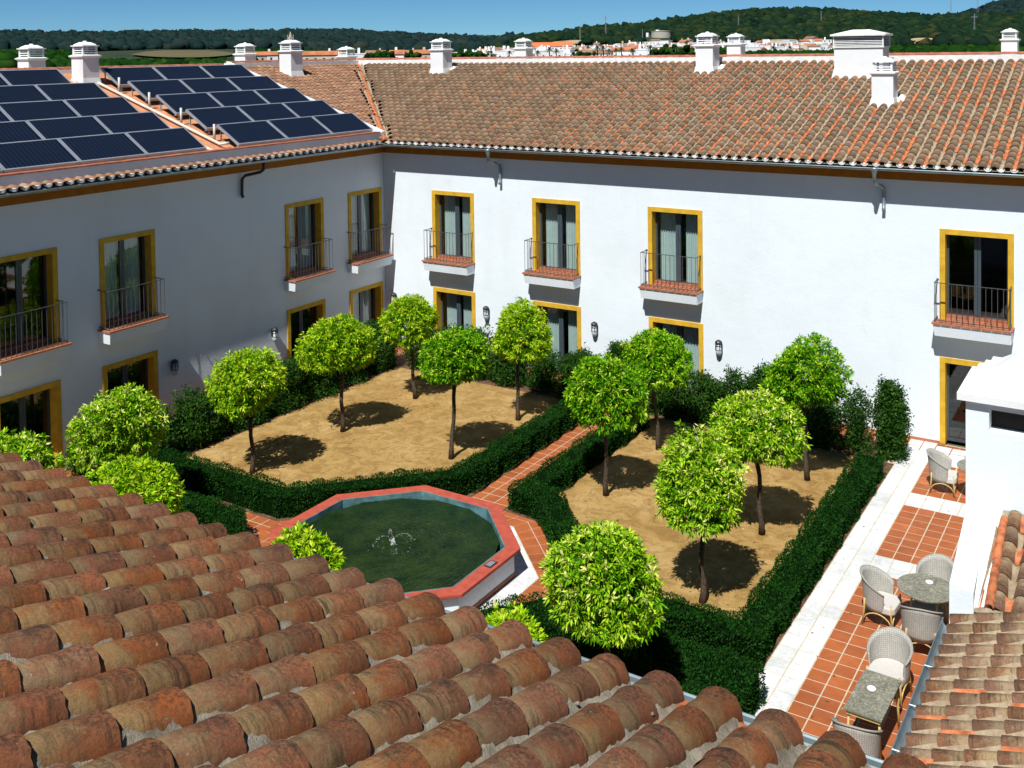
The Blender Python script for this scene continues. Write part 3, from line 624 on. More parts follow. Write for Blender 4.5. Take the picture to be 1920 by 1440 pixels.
# roof planes (the bed the tiles lie on)
rf = MB(); Yr = 34.8; zr = 6.93+TN*(Yr-C0[1]); Xr0 = C0[0]-(Yr-C0[1])
rf.add([(C0[0], C0[1], 6.93), (1.5, C0[1], 6.93), (1.5, Yr, zr), (C0[0]-(Yr-C0[1]), Yr, zr)], [(0, 1, 2, 3)])
rf.add([(C0[0]-(Yr-C0[1]), Yr, zr), (1.5, Yr, zr), (1.5, 43.0, 6.93), (-38, 43.0, 6.93), (-38, Yr, zr)], [(0, 1, 2, 3, 4)])
nroof = ob(rf, 'roof', MT['mortarfar'], north, mat=NB)
nroofM = nroof
class Sub:
    pass
def chim_blocks(): return []
CH_N = [(-24.7, 33.65, 9.0, 'ch'), (-13.37, 33.75, 9.0, 'ch'), (-6.85, 30.95, 8.1, 'ch')]
def keepN(p):
    if p.x+p.y < C0[0]+C0[1]+0.12 or p.y > Yr-0.22: return False
    for cx, cy, _, _ in CH_N:
        if abs(p.x-cx) < 0.36 and abs(p.y-cy) < 0.40: return False
    if -8.95 < p.x < -7.3 and 33.0 < p.y < 33.9: return False
    return True
# move tiles into the roof's frame: the roof object sits at the wing's frame
def rooftiles_in(roof, parent_empty, **k):
    org = k.pop('org'); off = Vector(parent_empty.location)
    kp = k.pop('keep')
    return roof_tiles(roof, org=tuple(Vector(org)), keep=kp, **k)
nroof['label'] = 'weathered brown barrel tile roof'
roof_tiles(nroof, 'far', (C0[0]-0.284*29, C0[1]+0.0, 6.93), (1, 0, 0), eyN, 108, 25, 0.284, 0.3375, keepN, 300)
ncap = MB(); ncap.box(C0[0]-(Yr-C0[1])-0.05, Yr-0.24, zr-0.16, 1.5, Yr+0.1, zr+0.16)
ob(ncap, 'whitewashed_ridge_band', MT['mortarwhite'], nroof)
cylrow(nroof, (Xr0, Yr-0.05, zr+0.17), (1.4, Yr-0.05, zr+0.17), r=0.10, L=0.36)
# pale half-moons: mortared mouths of the channels along the gutter
def mouths(parent, org, ex, n_, P, out, mat='mortarwhite', keep=lambda p: True):
    mb = MB(); ex = Vector(ex); out = Vector(out)
    for i in range(n_):
        c = Vector(org)+ex*((i+0.5)*P)
        if not keep(c): continue
        vs = []; k_ = 7
        for d in (0.03, -0.06):
            for k in range(k_+1):
                t = math.pi*k/k_; vs.append(c+ex*(math.cos(t)*0.088)+out*d+Vector((0, 0, 0.055-math.sin(t)*0.075)))
        mb.add(vs, [tuple(range(k_+1)), tuple(range(k_+1, 2*k_+2))[::-1]]+[(k, k+k_+1, k+k_+2, k+1) for k in range(k_)]+[(0, k_, 2*k_+1, k_+1)])
    o = ob(mb, 'channel_mouths', MT[mat], parent); o['kind'] = 'stuff'
mouths(nroof, (C0[0], C0[1]+0.02, 6.93), (1, 0, 0), 82, 0.284, (0, -1, 0))
# valley lining
vy = C0[1]; 
cylrow(nroof, (C0[0]-0.06, C0[1]+0.06, 6.99), (C0[0]-(Yr-C0[1])+0.15, Yr-0.2, zr-0.02), r=0.085, L=0.33, mat='pan', name='valley_tile', flat=0.6)
vb = MB()
for s in (-1, 1):
    pts = []
    for k in range(60):
        q = 0.022+0.978*k/59; pts.append((C0[0]-(Yr-C0[1])*q+s*0.085+random.gauss(0, 0.012), C0[1]+(Yr-C0[1])*q+s*0.085, 6.98+(zr-6.93)*q+0.02))
    vb.tube(pts, 0.045, 5)
ob(vb, 'valley_mortar', MT['mortarfar'], nroof)

# ---- chimneys
def chimney(parent, x, y, z0, ztop, hs=0.29, body='towerwhite', yaw=0, name='chimney'):
    """white ventilation chimney: shaft, moulding, slatted lantern, stepped cap"""
    zc = ztop-0.54; mb = MB()
    mb.frus(x, y, z0-0.3, z0+0.16, hs+0.10, hs+0.10, hs+0.01, hs+0.01); mb.box(x-hs, y-hs, z0+0.1, x+hs, y+hs, zc)
    mb.frus(x, y, zc, zc+0.05, hs, hs, hs+0.06, hs+0.06); mb.box(x-hs-0.06, y-hs-0.06, zc+0.05, x+hs+0.06, y+hs+0.06, zc+0.085); mb.frus(x, y, zc+0.085, zc+0.12, hs+0.045, hs+0.045, hs-0.05, hs-0.05)
    ch = ob(mb, name, MT[body], parent)
    la = MB(); h = hs-0.055; za, zb_ = zc+0.12, zc+0.37
    for sx in (-1, 1):
        for sy in (-1, 1): la = MB(); la.box(x+sx*h-0.028, y+sy*h-0.028, za, x+sx*h+0.028, y+sy*h+0.028, zb_); ob(la, 'lantern_post', MT[body], ch)
    for k in range(3):
        z = za+0.035+k*0.072; sl = MB()
        sl.box(x-h+0.028, y-h-0.02, z, x+h-0.028, y-h+0.015, z+0.034); sl.box(x-h+0.028, y+h-0.015, z, x+h-0.028, y+h+0.02, z+0.034)
        sl.box(x-h-0.02, y-h+0.028, z, x-h+0.015, y+h-0.028, z+0.034); sl.box(x+h-0.015, y-h+0.028, z, x+h+0.02, y+h-0.028, z+0.034)
        ob(sl, 'slat', MT[body], ch)
    cp = MB(); cp.box(x-hs-0.015, y-hs-0.015, zb_, x+hs+0.015, y+hs+0.015, zb_+0.035)
    cp.frus(x, y, zb_+0.035, zb_+0.075, hs-0.04, hs-0.04, hs-0.06, hs-0.06); cp.frus(x, y, zb_+0.075, zb_+0.135, hs-0.07, hs-0.07, hs-0.17, hs-0.17)
    cp.lathe([(0.075, zb_+0.13), (0.07, zb_+0.155), (0.04, zb_+0.175), (0.005, zb_+0.18)], x, y, 10)
    ob(cp, 'cap', MT[body], ch); return ch
zN = lambda y: 6.93+TN*(y-C0[1])
chimney(nroof, -24.7, 33.65, zN(33.65), 10.48, 0.31); chimney(nroof, -13.37, 33.75, zN(33.75), 10.49, 0.31); chimney(nroof, -6.85, 30.95, zN(30.95), 9.62, 0.30)
for cx, cy, zb0 in ((-24.27, 34.0, zN(34.0)), (-12.94, 34.1, zN(34.1)), (-6.43, 31.3, zN(31.3))):
    f = MB(); f.frus(cx, cy, zb0-0.1, zb0+0.13, 0.17, 0.26, 0.03, 0.10); ob(f, 'mortar_flashing', MT['mortarwhite'], nroof)
# wide louvred vent block
bx = MB(); vx0, vx1, vy0, vy1 = -8.87, -7.38, 33.1, 33.95; vcx, vcy = (vx0+vx1)/2, (vy0+vy1)/2; z0 = zN(vcy)
bx.frus(vcx, vcy, z0-0.5, z0+0.18, 0.90, 0.56, 0.745, 0.43); bx.box(vx0, vy0, z0, vx1, vy1, 9.88); bx.box(vx0-0.04, vy0-0.04, 9.88, vx1+0.04, vy1+0.04, 9.92)
big = ob(bx, 'louvred_vent_block', MT['towerwhite'], nroof)
core = MB(); core.box(vx0+0.07, vy0+0.07, 9.92, vx1-0.07, vy1-0.07, 10.24); ob(core, 'vent_core', MT['frame'], big)
for k in range(6):
    l_ = MB(); z = 9.935+k*0.05; a_, b2_, c_, d_ = vx0-0.02, vx1+0.02, vy0-0.02, vy1+0.02; e_ = 0.055
    l_.add([(a_, c_, z), (b2_, c_, z), (b2_, d_, z), (a_, d_, z), (a_+e_, c_+e_, z+0.032), (b2_-e_, c_+e_, z+0.032), (b2_-e_, d_-e_, z+0.032), (a_+e_, d_-e_, z+0.032)],
        [(0, 1, 5, 4), (1, 2, 6, 5), (2, 3, 7, 6), (3, 0, 4, 7)]); ob(l_, 'louvre', MT['mortarwhite'], big)
for x in (vx0-0.03, vx1-0.01):
    for y in (vy0-0.03, vy1-0.01): pp = MB(); pp.box(x, y, 9.92, x+0.04, y+0.04, 10.25); ob(pp, 'corner_post', MT['towerwhite'], big)
cp = MB(); cp.box(vx0-0.1, vy0-0.1, 10.25, vx1+0.1, vy1+0.1, 10.31); cp.frus(vcx, vcy, 10.31, 10.45, 0.80, 0.50, 0.25, 0.08); ob(cp, 'vent_cap', MT['mortarwhite'], big)
# downpipe ends
def spout(parent, pts, r=0.042, funnel=None, mat='zinc'):
    mb = MB(); mb.tube(pts, r, 8)
    if funnel: x, y, z = funnel; mb.lathe([(0.045, z-0.28), (0.05, z-0.12), (0.10, z), (0.11, z+0.05)], x, y, 10)
    ob(mb, 'downpipe', MT[mat], parent, smooth=True, mat=wpar(parent))
for x in (-17.72, -6.12):
    yy = C0[1]-0.05
    spout(north, [(x, yy, 6.62), (x, yy+0.03, 6.50), (x+0.04, YF-0.2, 6.40), (x+0.10, YF-0.09, 6.33), (x+0.115, YF-0.075, 6.2), (x+0.115, YF-0.075, 5.83), (x+0.12, YF-0.14, 5.76)], 0.045, (x, yy, 6.84))

# ================================================================= west wing
west = tag(empty('hotel_wing', (XL, 17, 0)), 'white wing in shade with ochre cornice, roof terrace of solar collectors and dark windows', 'building', 'wings of the white hotel')
WBx = wpar(west)
holesW = []
for y in WW_: holesW += [(y+SD-0.01, y+WW-SD+0.01, 3.13, T1-SD+0.01), (y+SD-0.01, y+WW-SD+0.01, 0.0, T2-SD+0.01)]
mb = wallmesh(holesW, 3.0, YF, -0.05, 6.55)
Ww = WBx@Matrix.Translation((XL, 0, 0))@Matrix.Rotation(math.pi/2, 4, 'Z')
ob(mb, 'wall', MT['wall'], west, mat=Ww)
o_ = WBx@Vector((XL, 0, 0))
for i, y in enumerate(WW_):
    make_window(west, y, T1, T1-3.12, False, i >= 2, math.pi/2, o_); make_window(west, y, T2, T2-0.02, True, i > 3, math.pi/2, o_); make_balcony(west, y, math.pi/2, o_)
mb = MB(); mb.box(XL-0.02, 3.0, 6.55, XL+0.06, YF-0.06, 6.86); ob(mb, 'cornice_band', MT['ochre'], west, mat=WBx)
mb = MB(); mb.box(XL+0.06, 3.0, 6.80, XL+0.53, YF-0.53, 6.86); ob(mb, 'eave_board', MT['ochre'], west, mat=WBx)
gutter(west, (C0[0]+0.05, 3.0, 6.88), (C0[0]+0.05, C0[1]-0.1, 6.88), (1, 0, 0))
spout(west, [(C0[0]+0.05, 21.05, 6.86), (C0[0]+0.03, 21.05, 6.62), (C0[0]-0.05, 21.0, 6.55), (XL+0.12, 20.75, 6.46), (XL+0.07, 20.68, 6.36), (XL+0.07, 20.66, 5.92), (XL+0.12, 20.66, 5.84)], 0.045, None, 'lampdark')
exW = Vector((0, 1, 0)); eyW = Vector((-1, 0, TN)).normalized()
rf = MB(); Xr = C0[0]-(Yr-C0[1]); YB = 27.2
rf.add([(C0[0], C0[1], 6.93), (Xr, Yr, zr), (Xr, YB, zr), (C0[0]-(YB-C0[1]), YB, 6.93+TN*(YB-C0[1]))], [(0, 1, 2, 3)])
rf.add([(C0[0], 3, 6.88), (C0[0], C0[1], 6.88), (C0[0]-0.53, C0[1]+0.53, 6.88+0.53*0.16), (C0[0]-0.53, 3, 6.88+0.53*0.16)], [(0, 1, 2, 3)])
rf.add([(C0[0]-0.4, C0[1]-0.2, 7.0), (C0[0]-0.4, YB, 7.06), (C0[0]-0.66, YB, 7.12), (C0[0]-0.66, C0[1]-0.2, 7.12)], [(0, 1, 2, 3)])
rf.add([(Xr, YB, zr), (Xr, Yr, zr), (-38, Yr, 7.0), (-38, YB, 7.0)], [(0, 1, 2, 3)])
wroof = ob(rf, 'roof', MT['mortarfar'], west, mat=WBx); wroof['label'] = 'orange barrel tile roof beside the collectors'
def keepW(p):
    if p.x+p.y > C0[0]+C0[1]-0.12 or p.x < Xr+0.2: return False
    if p.y < YB: return False
    if abs(p.x+28.9) < 0.38 and abs(p.y-29.95) < 0.38: return False
    return True
roof_tiles(wroof, 'west', (C0[0], C0[1]-0.14-0.284*4, 6.93), exW, eyW, 34, 25, 0.284, 0.3375, keepW, 210)
eyW2 = Vector((-1, 0, 0.16)).normalized()
roof_tiles(wroof, 'west', (C0[0], C0[1]-0.14-0.284*86, 6.885), exW, eyW2, 88, 1, 0.284, 0.3375, lambda p: p.y < C0[1]-0.1 and p.y > 3, 90, panfrac=0.3)
chimney(wroof, -28.90, 29.45, 6.93+TN*(C0[0]+28.90), 10.50, 0.31)
mb = MB(); mb.frus(-28.90, 29.45, 10.52, 10.60, 0.07, 0.07, 0.05, 0.05)
for k in range(4):
    t = k*math.pi/2+0.4; mb.tube([(-28.90+0.12*math.cos(t), 29.45+0.12*math.sin(t), 10.46), (-28.90+0.12*math.cos(t), 29.45+0.12*math.sin(t), 10.68)], 0.012, 4)
mb.tube([(-28.90, 29.45, 10.5), (-28.90, 29.45, 10.72), (-28.90, 29.45, 10.80)], [0.06, 0.03, 0.004], 6)
ob(mb, 'chimney_finial', MT['concrete'], wroof)
mb = MB(); mb.box(Xr-0.1, YB, zr-0.16, Xr+0.24, Yr, zr+0.15); ob(mb, 'whitewashed_ridge_band', MT['mortarwhite'], wroof)
cylrow(wroof, (Xr+0.05, YB, zr+0.16), (Xr+0.05, Yr-0.1, zr+0.16), r=0.10)
mouths(wroof, (C0[0]-0.02, C0[1]-0.14-0.284*60, 6.93), (0, 1, 0), 60, 0.284, (1, 0, 0), keep=lambda p: p.y < C0[1]-0.2)
# recessed collector terrace
TR = 0.316; fz = lambda x: 7.08+TR*(-22.6-x)
mb = MB(); mb.add([(-22.5, 3, fz(-22.5)), (-22.5, YB, fz(-22.5)), (-29.9, YB, fz(-29.9)), (-29.9, 3, fz(-29.9))], [(0, 1, 2, 3)]); ob(mb, 'terrace_screed', MT['recess'], wroof)
mb = MB(); mb.box(-22.55, 3, 6.90, -22.21, YB-0.35, 7.245); mb.add([(-22.4, YB-0.14, 7.0), (-22.4, YB+0.02, 7.0), (-29.9, YB+0.02, fz(-29.9)-0.1), (-29.9, YB-0.14, fz(-29.9)-0.1), (-22.4, YB-0.14, 7.26), (-22.4, YB+0.02, 7.26), (-29.9, YB+0.02, fz(-29.9)+0.28), (-29.9, YB-0.14, fz(-29.9)+0.28)],
    [(0, 1, 5, 4), (3, 7, 6, 2), (0, 4, 7, 3), (1, 2, 6, 5), (4, 5, 6, 7)]); ob(mb, 'parapet', MT['wall'], wroof)
cop = MB()
for i in range(66):
    y = 3+i*0.365; 
    if y < YB-0.75: cop.box(-22.46, y+0.004, 7.247, -22.18, y+0.361, 7.275+random.random()*0.008)
o = ob(cop, 'coping_tiles', MT['canopy'], wroof); o['kind'] = 'stuff'
mb = MB(); mb.box(-30.15, 3, fz(-29.9)-0.3, -29.9, YB, 9.52); ob(mb, 'back_parapet', MT['wall'], wroof)
cylrow(wroof, (-30.03, 10, 9.53), (-30.03, YB, 9.53), r=0.10)
chimney(wroof, -28.95, 20.39, fz(-28.95), 10.42)
# white pipes
mb = MB(); pl = [(x, 20.62, fz(x)+0.10) for x in (-23.1, -24.5, -26, -27.5, -29.2)]; mb.tube([(-23.0, 20.85, fz(-23.1)+0.12), (-22.98, 20.70, fz(-23.1)+0.12)]+pl, 0.045, 8); ob(mb, 'cream_pipe', MT['pvc'], wroof, smooth=True)
mb = MB(); mb.tube([(x, 20.05+0.06*math.sin(x*3), fz(x)+0.06) for x in np.linspace(-22.7, -29.0, 18)], 0.05, 8); ob(mb, 'cream_pipe', MT['pvc'], wroof, smooth=True)
mb = MB(); mb.tube([(x, 19.86+0.03*math.sin(x*5), fz(x)+0.03) for x in np.linspace(-22.7, -28.9, 18)], 0.022, 6); ob(mb, 'thin_pipe', MT['pvc'], wroof, smooth=True)
for x in (-23.55, -24.98, -26.42, -27.85):
    mb = MB(); mb.tube([(x, 20.80, fz(x)), (x, 20.80, fz(x)+0.52)], 0.035, 8); ob(mb, 'vent_pipe', MT['pvc'], wroof, smooth=True)

# ---- solar collectors
def collector_proto():
    root = empty('solar_collector'); L, Wd = 1.07, 1.96; th = R_(31)
    Mt = Matrix.Rotation(-th, 4, 'X')
    # local: x across (width), y up the panel toward -? ; built flat then tilted: lower edge on origin
    f = MB(); f.box(0, 0, 0, Wd, 0.035, 0.075); f.box(0, L-0.035, 0, Wd, L, 0.075); f.box(0, 0.035, 0, 0.035, L-0.035, 0.075); f.box(Wd-0.035, 0.035, 0, Wd, L-0.035, 0.075)
    fo = ob(f, 'collector_frame', MT['alu'], root); g = MB(); g.box(0.035, 0.035, 0.01, Wd-0.035, L-0.035, 0.066); go = ob(g, 'absorber_glass', MT['solar'], root)
    T = Matrix.Rotation(th, 4, 'X')
    fo.matrix_local = T; go.matrix_local = T
    for x in (0.15, Wd-0.15):
        s = MB(); yb = L*math.cos(th)-0.04; zt = L*math.sin(th); s.box(x-0.015, yb-0.015, -0.12, x+0.015, yb+0.015, zt); s.box(x-0.015, 0.0, -0.12, x+0.015, yb, -0.09); s.box(x-0.015, 0.03, -0.09, x+0.015, 0.06, 0.02)
        ob(s, 'support_leg', MT['alu'], root)
    cn = MB(); cn.tube([(-0.04, 0.03, -0.01), (Wd+0.04, 0.03, -0.01)], 0.014, 6); ob(cn, 'header_pipe', MT['alu'], root)
    return root
proto = collector_proto(); first = True
ROWN = ['front row', 'second row', 'middle row', 'fourth row', 'ridge row']
for blk, ys, bn in (('r', [20.93, 22.94, 24.95], 'right bank'), ('l', [17.77, 15.78, 13.79, 11.80], 'left bank')):
    for k in range(5):
        for j, y in enumerate(ys):
            o = proto if first else copy_tree(proto); first = False
            sh = -0.35 if (blk == 'l' and k == 4) else 0.0
            xb = -22.70-1.335*k; zb = 7.27+0.42*k-(0.0)
            o.location = (xb, y+sh, zb); o.rotation_euler = (0, 0, math.pi/2)
            if blk == 'r': pos = ('beside the white vent pipe', 'between two others', 'beside the tiled roof')[j]
            else: pos = ('next to the cream pipes', 'second from the cream pipes', 'third from the cream pipes', 'fourth from the cream pipes')[j]
            tag(o, f'blue collector, {ROWN[k]}, {bn}, {pos}', 'solar panel', 'solar collectors on the roof terrace')

# ---- chimneys of the wings behind the ridges
back = tag(empty('hotel_outer_wing', (-15, 40, 0)), 'ridge hidden rear part of the hotel with small white slatted chimneys on top', 'building')
bt = wpar(back)
bb = MB(); bb.box(-38, 43.1, 0, 1.5, 52, 7.0); bb.box(-40, 3, 0, -38.1, 43, 6.8); broot = ob(bb, 'wall', MT['wall'], back, mat=bt)
rb = MB(); rb.add([(-38, 3, 7.0), (-38, 43, 7.0), (-30.16, 43, 9.3), (-30.16, 3, 9.3)], [(0, 1, 2, 3)]); rb.add([(-38, 43.0, 7.05), (1.5, 43.0, 7.05), (1.5, 48, 8.6), (-38, 48, 8.6)], [(0, 1, 2, 3)])
ob(rb, 'roof', MT['mortarfar'], back, mat=bt)
for x, y, zt in ((-31.2, 20.0, 10.36), (-31.9, 29.9, 10.41), (-31.9, 36.1, 10.24), (-24.4, 39.5, 10.5), (-15.48, 42.33, 10.55), (-5.41, 47.0, 10.58)):
    chimney(broot, x, y, 8.4, zt, 0.30)

# ================================================================= south wing (roof in the foreground)
south = tag(empty('hotel_wing', (-5, 0, 0)), 'near wing whose large mossy red barrel tiles fill the foreground', 'building', 'wings of the white hotel')
TS = 0.306; exS = Vector((1, 0, 0)); eyS = Vector((0, -1, TS)).normalized(); zS = 6.935-0.108; YS = 4.44
rf = MB(); rf.add([(-22, YS, zS), (3, YS, zS), (3, -4, zS+TS*(YS+4)), (-22, -4, zS+TS*(YS+4))], [(0, 1, 2, 3)])
rf.add([(-22, -4, zS+TS*(YS+4)), (3, -4, zS+TS*(YS+4)), (3, -12.4, zS), (-22, -12.4, zS)], [(0, 1, 2, 3)])
sroof = ob(rf, 'roof', MT['mortar'], south, mat=wpar(south))
mb = MB(); mb.box(-22, -12, -0.05, 3, YS-0.5, 6.7); ob(mb, 'wall', MT['wall'], south, mat=wpar(south))
roof_tiles(sroof, 'near', (-7.33-0.28*2, YS, zS), (1, 0, 0), eyS, 27, 11, 0.28, 0.3375, lambda p: True, 300, hi=True, mortar='mortar', panfrac=0.3)
gutter(south, (-22, YS+0.075, 6.79), (3, YS+0.075, 6.79), (0, 1, 0), r=0.07)
mb = MB(); mb.box(-22, YS-0.5, 6.70, 3, YS-0.02, 6.80); ob(mb, 'eave_board', MT['ochre'], south, mat=wpar(south))
# crumbs of mortar that squeezed out on the covers
def lump(x, y, z, s, seed):
    g = random.Random(seed); mb = MB(); n1, n2 = 7, 5; vs = [(x, y, z+s*0.7)]
    for i in range(1, n2):
        ph = math.pi*i/n2
        for k in range(n1):
            t = 2*math.pi*k/n1; r = s*(0.8+0.5*g.random()); vs.append((x+r*math.sin(ph)*math.cos(t), y+r*1.3*math.sin(ph)*math.sin(t), z+r*0.7*math.cos(ph)))
    vs.append((x, y, z-s*0.6)); fs = [(0, 1+k, 1+(k+1) % n1) for k in range(n1)]
    for i in range(n2-2):
        for k in range(n1): a = 1+i*n1; fs.append((a+k, a+n1+k, a+n1+(k+1) % n1, a+(k+1) % n1))
    e = len(vs)-1; a = 1+(n2-2)*n1; fs += [(e, a+(k+1) % n1, a+k) for k in range(n1)]
    mb.add(vs, fs); return mb
lm = MB()
for k in range(80):
    i = random.randrange(0, 27); s_ = random.random()*10*0.3375; side = random.choice((-1, 1, 1))
    x = -7.89+0.28*i+side*(0.112+random.gauss(0, 0.006)); y = YS-s_*eyS.y*-1; z = zS+s_*eyS.z+0.045+random.random()*0.012
    q = lump(x, YS+eyS.y*s_, z, 0.008+random.random()**3*0.018, k); lm.add(q.v, q.f)
o = ob(lm, 'mortar_crumbs', MT['mortar'], sroof); o['kind'] = 'stuff'
q = lump(-5.37, 2.62, zS+TS*(YS-2.62)+0.10, 0.085, 77); ob(q, 'mortar_patch', MT['mortar'], sroof)

# ================================================================= east wing
east = tag(empty('hotel_wing', (-1, 10, 0)), 'low wing beside the tiled terrace with brown barrel tiles and a white stepped vent tower', 'building', 'wings of the white hotel')
EX, EZ, TE = -2.345, 2.36-0.105, 0.32; exE = Vector((0, 1, 0)); eyE = Vector((1, 0, TE)).normalized(); YE1 = 14.66
mb = MB(); mb.box(EX+0.35, 4.5, -0.05, 3, 18.4, EZ-0.12); ob(mb, 'wall', MT['wall'], east, mat=wpar(east))
rf = MB(); rf.add([(EX, 4.5, EZ), (EX, YE1, EZ), (3, YE1, EZ+TE*(3-EX)), (3, 4.5, EZ+TE*(3-EX))], [(0, 1, 2, 3)])
rf.add([(-2.1, YE1, EZ+0.1), (3, YE1, EZ+0.1), (3, 16.98, EZ+0.1+0.22*2.3), (-2.1, 16.98, EZ+0.1+0.22*2.3)], [(0, 1, 2, 3)])
eroof = ob(rf, 'roof', MT['mortar'], east, mat=wpar(east))
roof_tiles(eroof, 'east', (EX, 11.38-0.28*14, EZ), exE, eyE, 26, 10, 0.28, 0.335, lambda p: p.y < YE1-0.1 and p.y > 7, 250, mortar='mortarfar', crl=0.094, panfrac=0.15)
eyE2 = Vector((0, 1, 0.22)).normalized()
roof_tiles(eroof, 'east', (-1.86, YE1+0.05, EZ+0.12), (1, 0, 0), eyE2, 10, 6, 0.28, 0.36, lambda p: p.y < 16.75, 50, mortar='mortarfar')
gutter(east, (EX-0.055, 7.5, EZ-0.03), (EX-0.055, YE1-0.15, EZ-0.03), (-1, 0, 0), r=0.085)
mb = MB(); mb.box(EX+0.02, 7.5, EZ-0.12, EX+0.35, YE1, EZ-0.04); ob(mb, 'eave_board', MT['wall'], east, mat=wpar(east))
# low white wall between the roof patch and the terrace, then the tower
mb = MB(); mb.add([(-2.44, YE1, -0.05), (-2.13, YE1, -0.05), (-2.13, 17.0, -0.05), (-2.60, 17.0, -0.05), (-2.42, YE1, 2.67), (-2.12, YE1, 2.62), (-2.26, 17.0, 2.67), (-2.58, 17.0, 2.67)],
    [(0, 1, 5, 4), (1, 2, 6, 5), (2, 3, 7, 6), (3, 0, 4, 7), (4, 5, 6, 7)]); ob(mb, 'low_wall', MT['wall'], east, mat=wpar(east))
mb = MB(); mb.add([(-2.12, YE1+0.02, 2.3), (-1.90, YE1+0.02, 2.3), (-1.98, 17.0, 2.6), (-2.3, 17.0, 2.6), (-2.12, YE1+0.02, 2.45), (-1.93, YE1+0.02, 2.37), (-2.05, 17.0, 2.88), (-2.26, 17.0, 2.95)],
    [(0, 1, 5, 4), (1, 2, 6, 5), (3, 0, 4, 7), (4, 5, 6, 7)]); ob(mb, 'mortar_fillet', MT['mortarwhite'], eroof)
cylrow(eroof, (-1.93, YE1+0.0, EZ+0.22), (-2.0, 16.9, EZ+0.68), r=0.06, L=0.33, mat='pan', name='verge_tile', flat=1.0)
mb = MB(); mb.tube([(x, YE1+0.02+random.gauss(0, 0.02), EZ+0.09+random.gauss(0, 0.012)+TE*0.35*(x-EX)) for x in np.linspace(-2.1, 0.5, 40)], [0.035+random.random()*0.035 for _ in range(40)], 6); ob(mb, 'valley_mortar', MT['mortarfar'], eroof)
tw = MB(); TX0, TX1, TY0, TY1 = -2.57, -1.07, 17.0, 18.3; zo0, zo1 = 4.02, 4.36
tw.box(TX0, TY0, -0.05, TX1, TY1, zo0); tw.box(TX0, TY0, zo0, TX0+0.33, TY1, zo1); tw.box(TX1-0.33, TY0, zo0, TX1, TY1, zo1); tw.box(TX0+0.33, TY1-0.1, zo0, TX1-0.33, TY1, zo1); tw.box(TX0, TY0, zo1, TX1, TY1, 4.47)
tower = ob(tw, 'vent_tower', MT['wall'], east, mat=wpar(east))
cp = MB(); cx, cy = (TX0+TX1)/2, (TY0+TY1)/2
for hx, hy, za, zb2 in ((0.86, 0.76, 4.472, 4.585), (0.74, 0.64, 4.585, 4.69), (0.62, 0.53, 4.69, 4.79), (0.50, 0.42, 4.79, 4.89)): cp.box(cx-hx, cy-hy, za, cx+hx, cy+hy, zb2)
cp.frus(cx, cy, 4.89, 5.16, 0.40, 0.34, 0.03, 0.03); ob(cp, 'stepped_cap', MT['towerwhite'], tower)
dk = MB(); dk.box(TX0+0.34, TY0+0.25, zo0+0.01, TX1-0.34, TY1-0.11, zo1-0.01); ob(dk, 'opening_shade_block', MT['room'], tower)  # near-black block puts the shade inside the opening into solid colour

# ================================================================= courtyard floor
OCX, OCY = -12.53, 15.25
base = MB(); base.box(-22.4, 3.9, -0.055, -2.0, YF, -0.0035); court = struct(ob(base, 'courtyard_paving', MT['grout']))
tcount = {'t': 0, 'm': 0}
def tile_box(w_, d_, h=0.012, ch=0.003):
    mb = MB(); mb.frus(w_/2, d_/2, 0, h, w_/2, d_/2, w_/2-ch, d_/2-ch); return mb
tmesh = {}
def lay(name, x0, y0, x1, y1, mat):
    key = (round(x1-x0, 3), round(y1-y0, 3), mat)
    if key not in tmesh: tmesh[key] = tile_box(x1-x0, y1-y0).mesh(name, MT[mat])
    return put(name, tmesh[key], court, loc=(x0, y0, -0.012+random.random()*0.0012))
G = 0.017
def grid(x0, y0, nx, ny, sx, sy, name, mat, skip=lambda x, y: False):
    for i in range(nx):
        for j in range(ny):
            xa, ya = x0+i*sx, y0+j*sy
            if skip(xa+sx/2, ya+sy/2): continue
            lay(name, xa+G/2, ya+G/2, xa+sx-G/2, ya+sy-G/2, mat)
S = 0.323
# terrace: marble edge (two slabs wide), terracotta fields, marble cross bands
hid = lambda x, y: x > -2.7 and y > 14.5
grid(-5.375, 12.5, 2, 36, 0.3225, 0.405, 'marble_slab', 'marble')
grid(-4.73, 20.47, 8, 8, S, S, 'terracotta_tile', 'terracotta', hid)
grid(-4.73, 23.77, 8, 6, S, S, 'terracotta_tile', 'terracotta', hid)
grid(-4.73, 12.30, 8, 23, S, S, 'terracotta_tile', 'terracotta', hid)
grid(-4.73, 23.055, 7, 2, 0.36, 0.357, 'marble_slab', 'marble', hid)
grid(-4.73, 19.735, 7, 2, 0.36, 0.367, 'marble_slab', 'marble', hid)
grid(-4.73, 25.71, 7, 3, 0.36, 0.40, 'marble_slab', 'marble', hid)
# garden paths
grid(-13.10, 18.3, 3, 24, 0.345, S, 'terracotta_tile', 'terracotta')
grid(-20.3, 14.93, 14, 2, S, 0.31, 'terracotta_tile', 'terracotta')
grid(-9.3, 15.02, 12, 2, S, 0.31, 'terracotta_tile', 'terracotta')
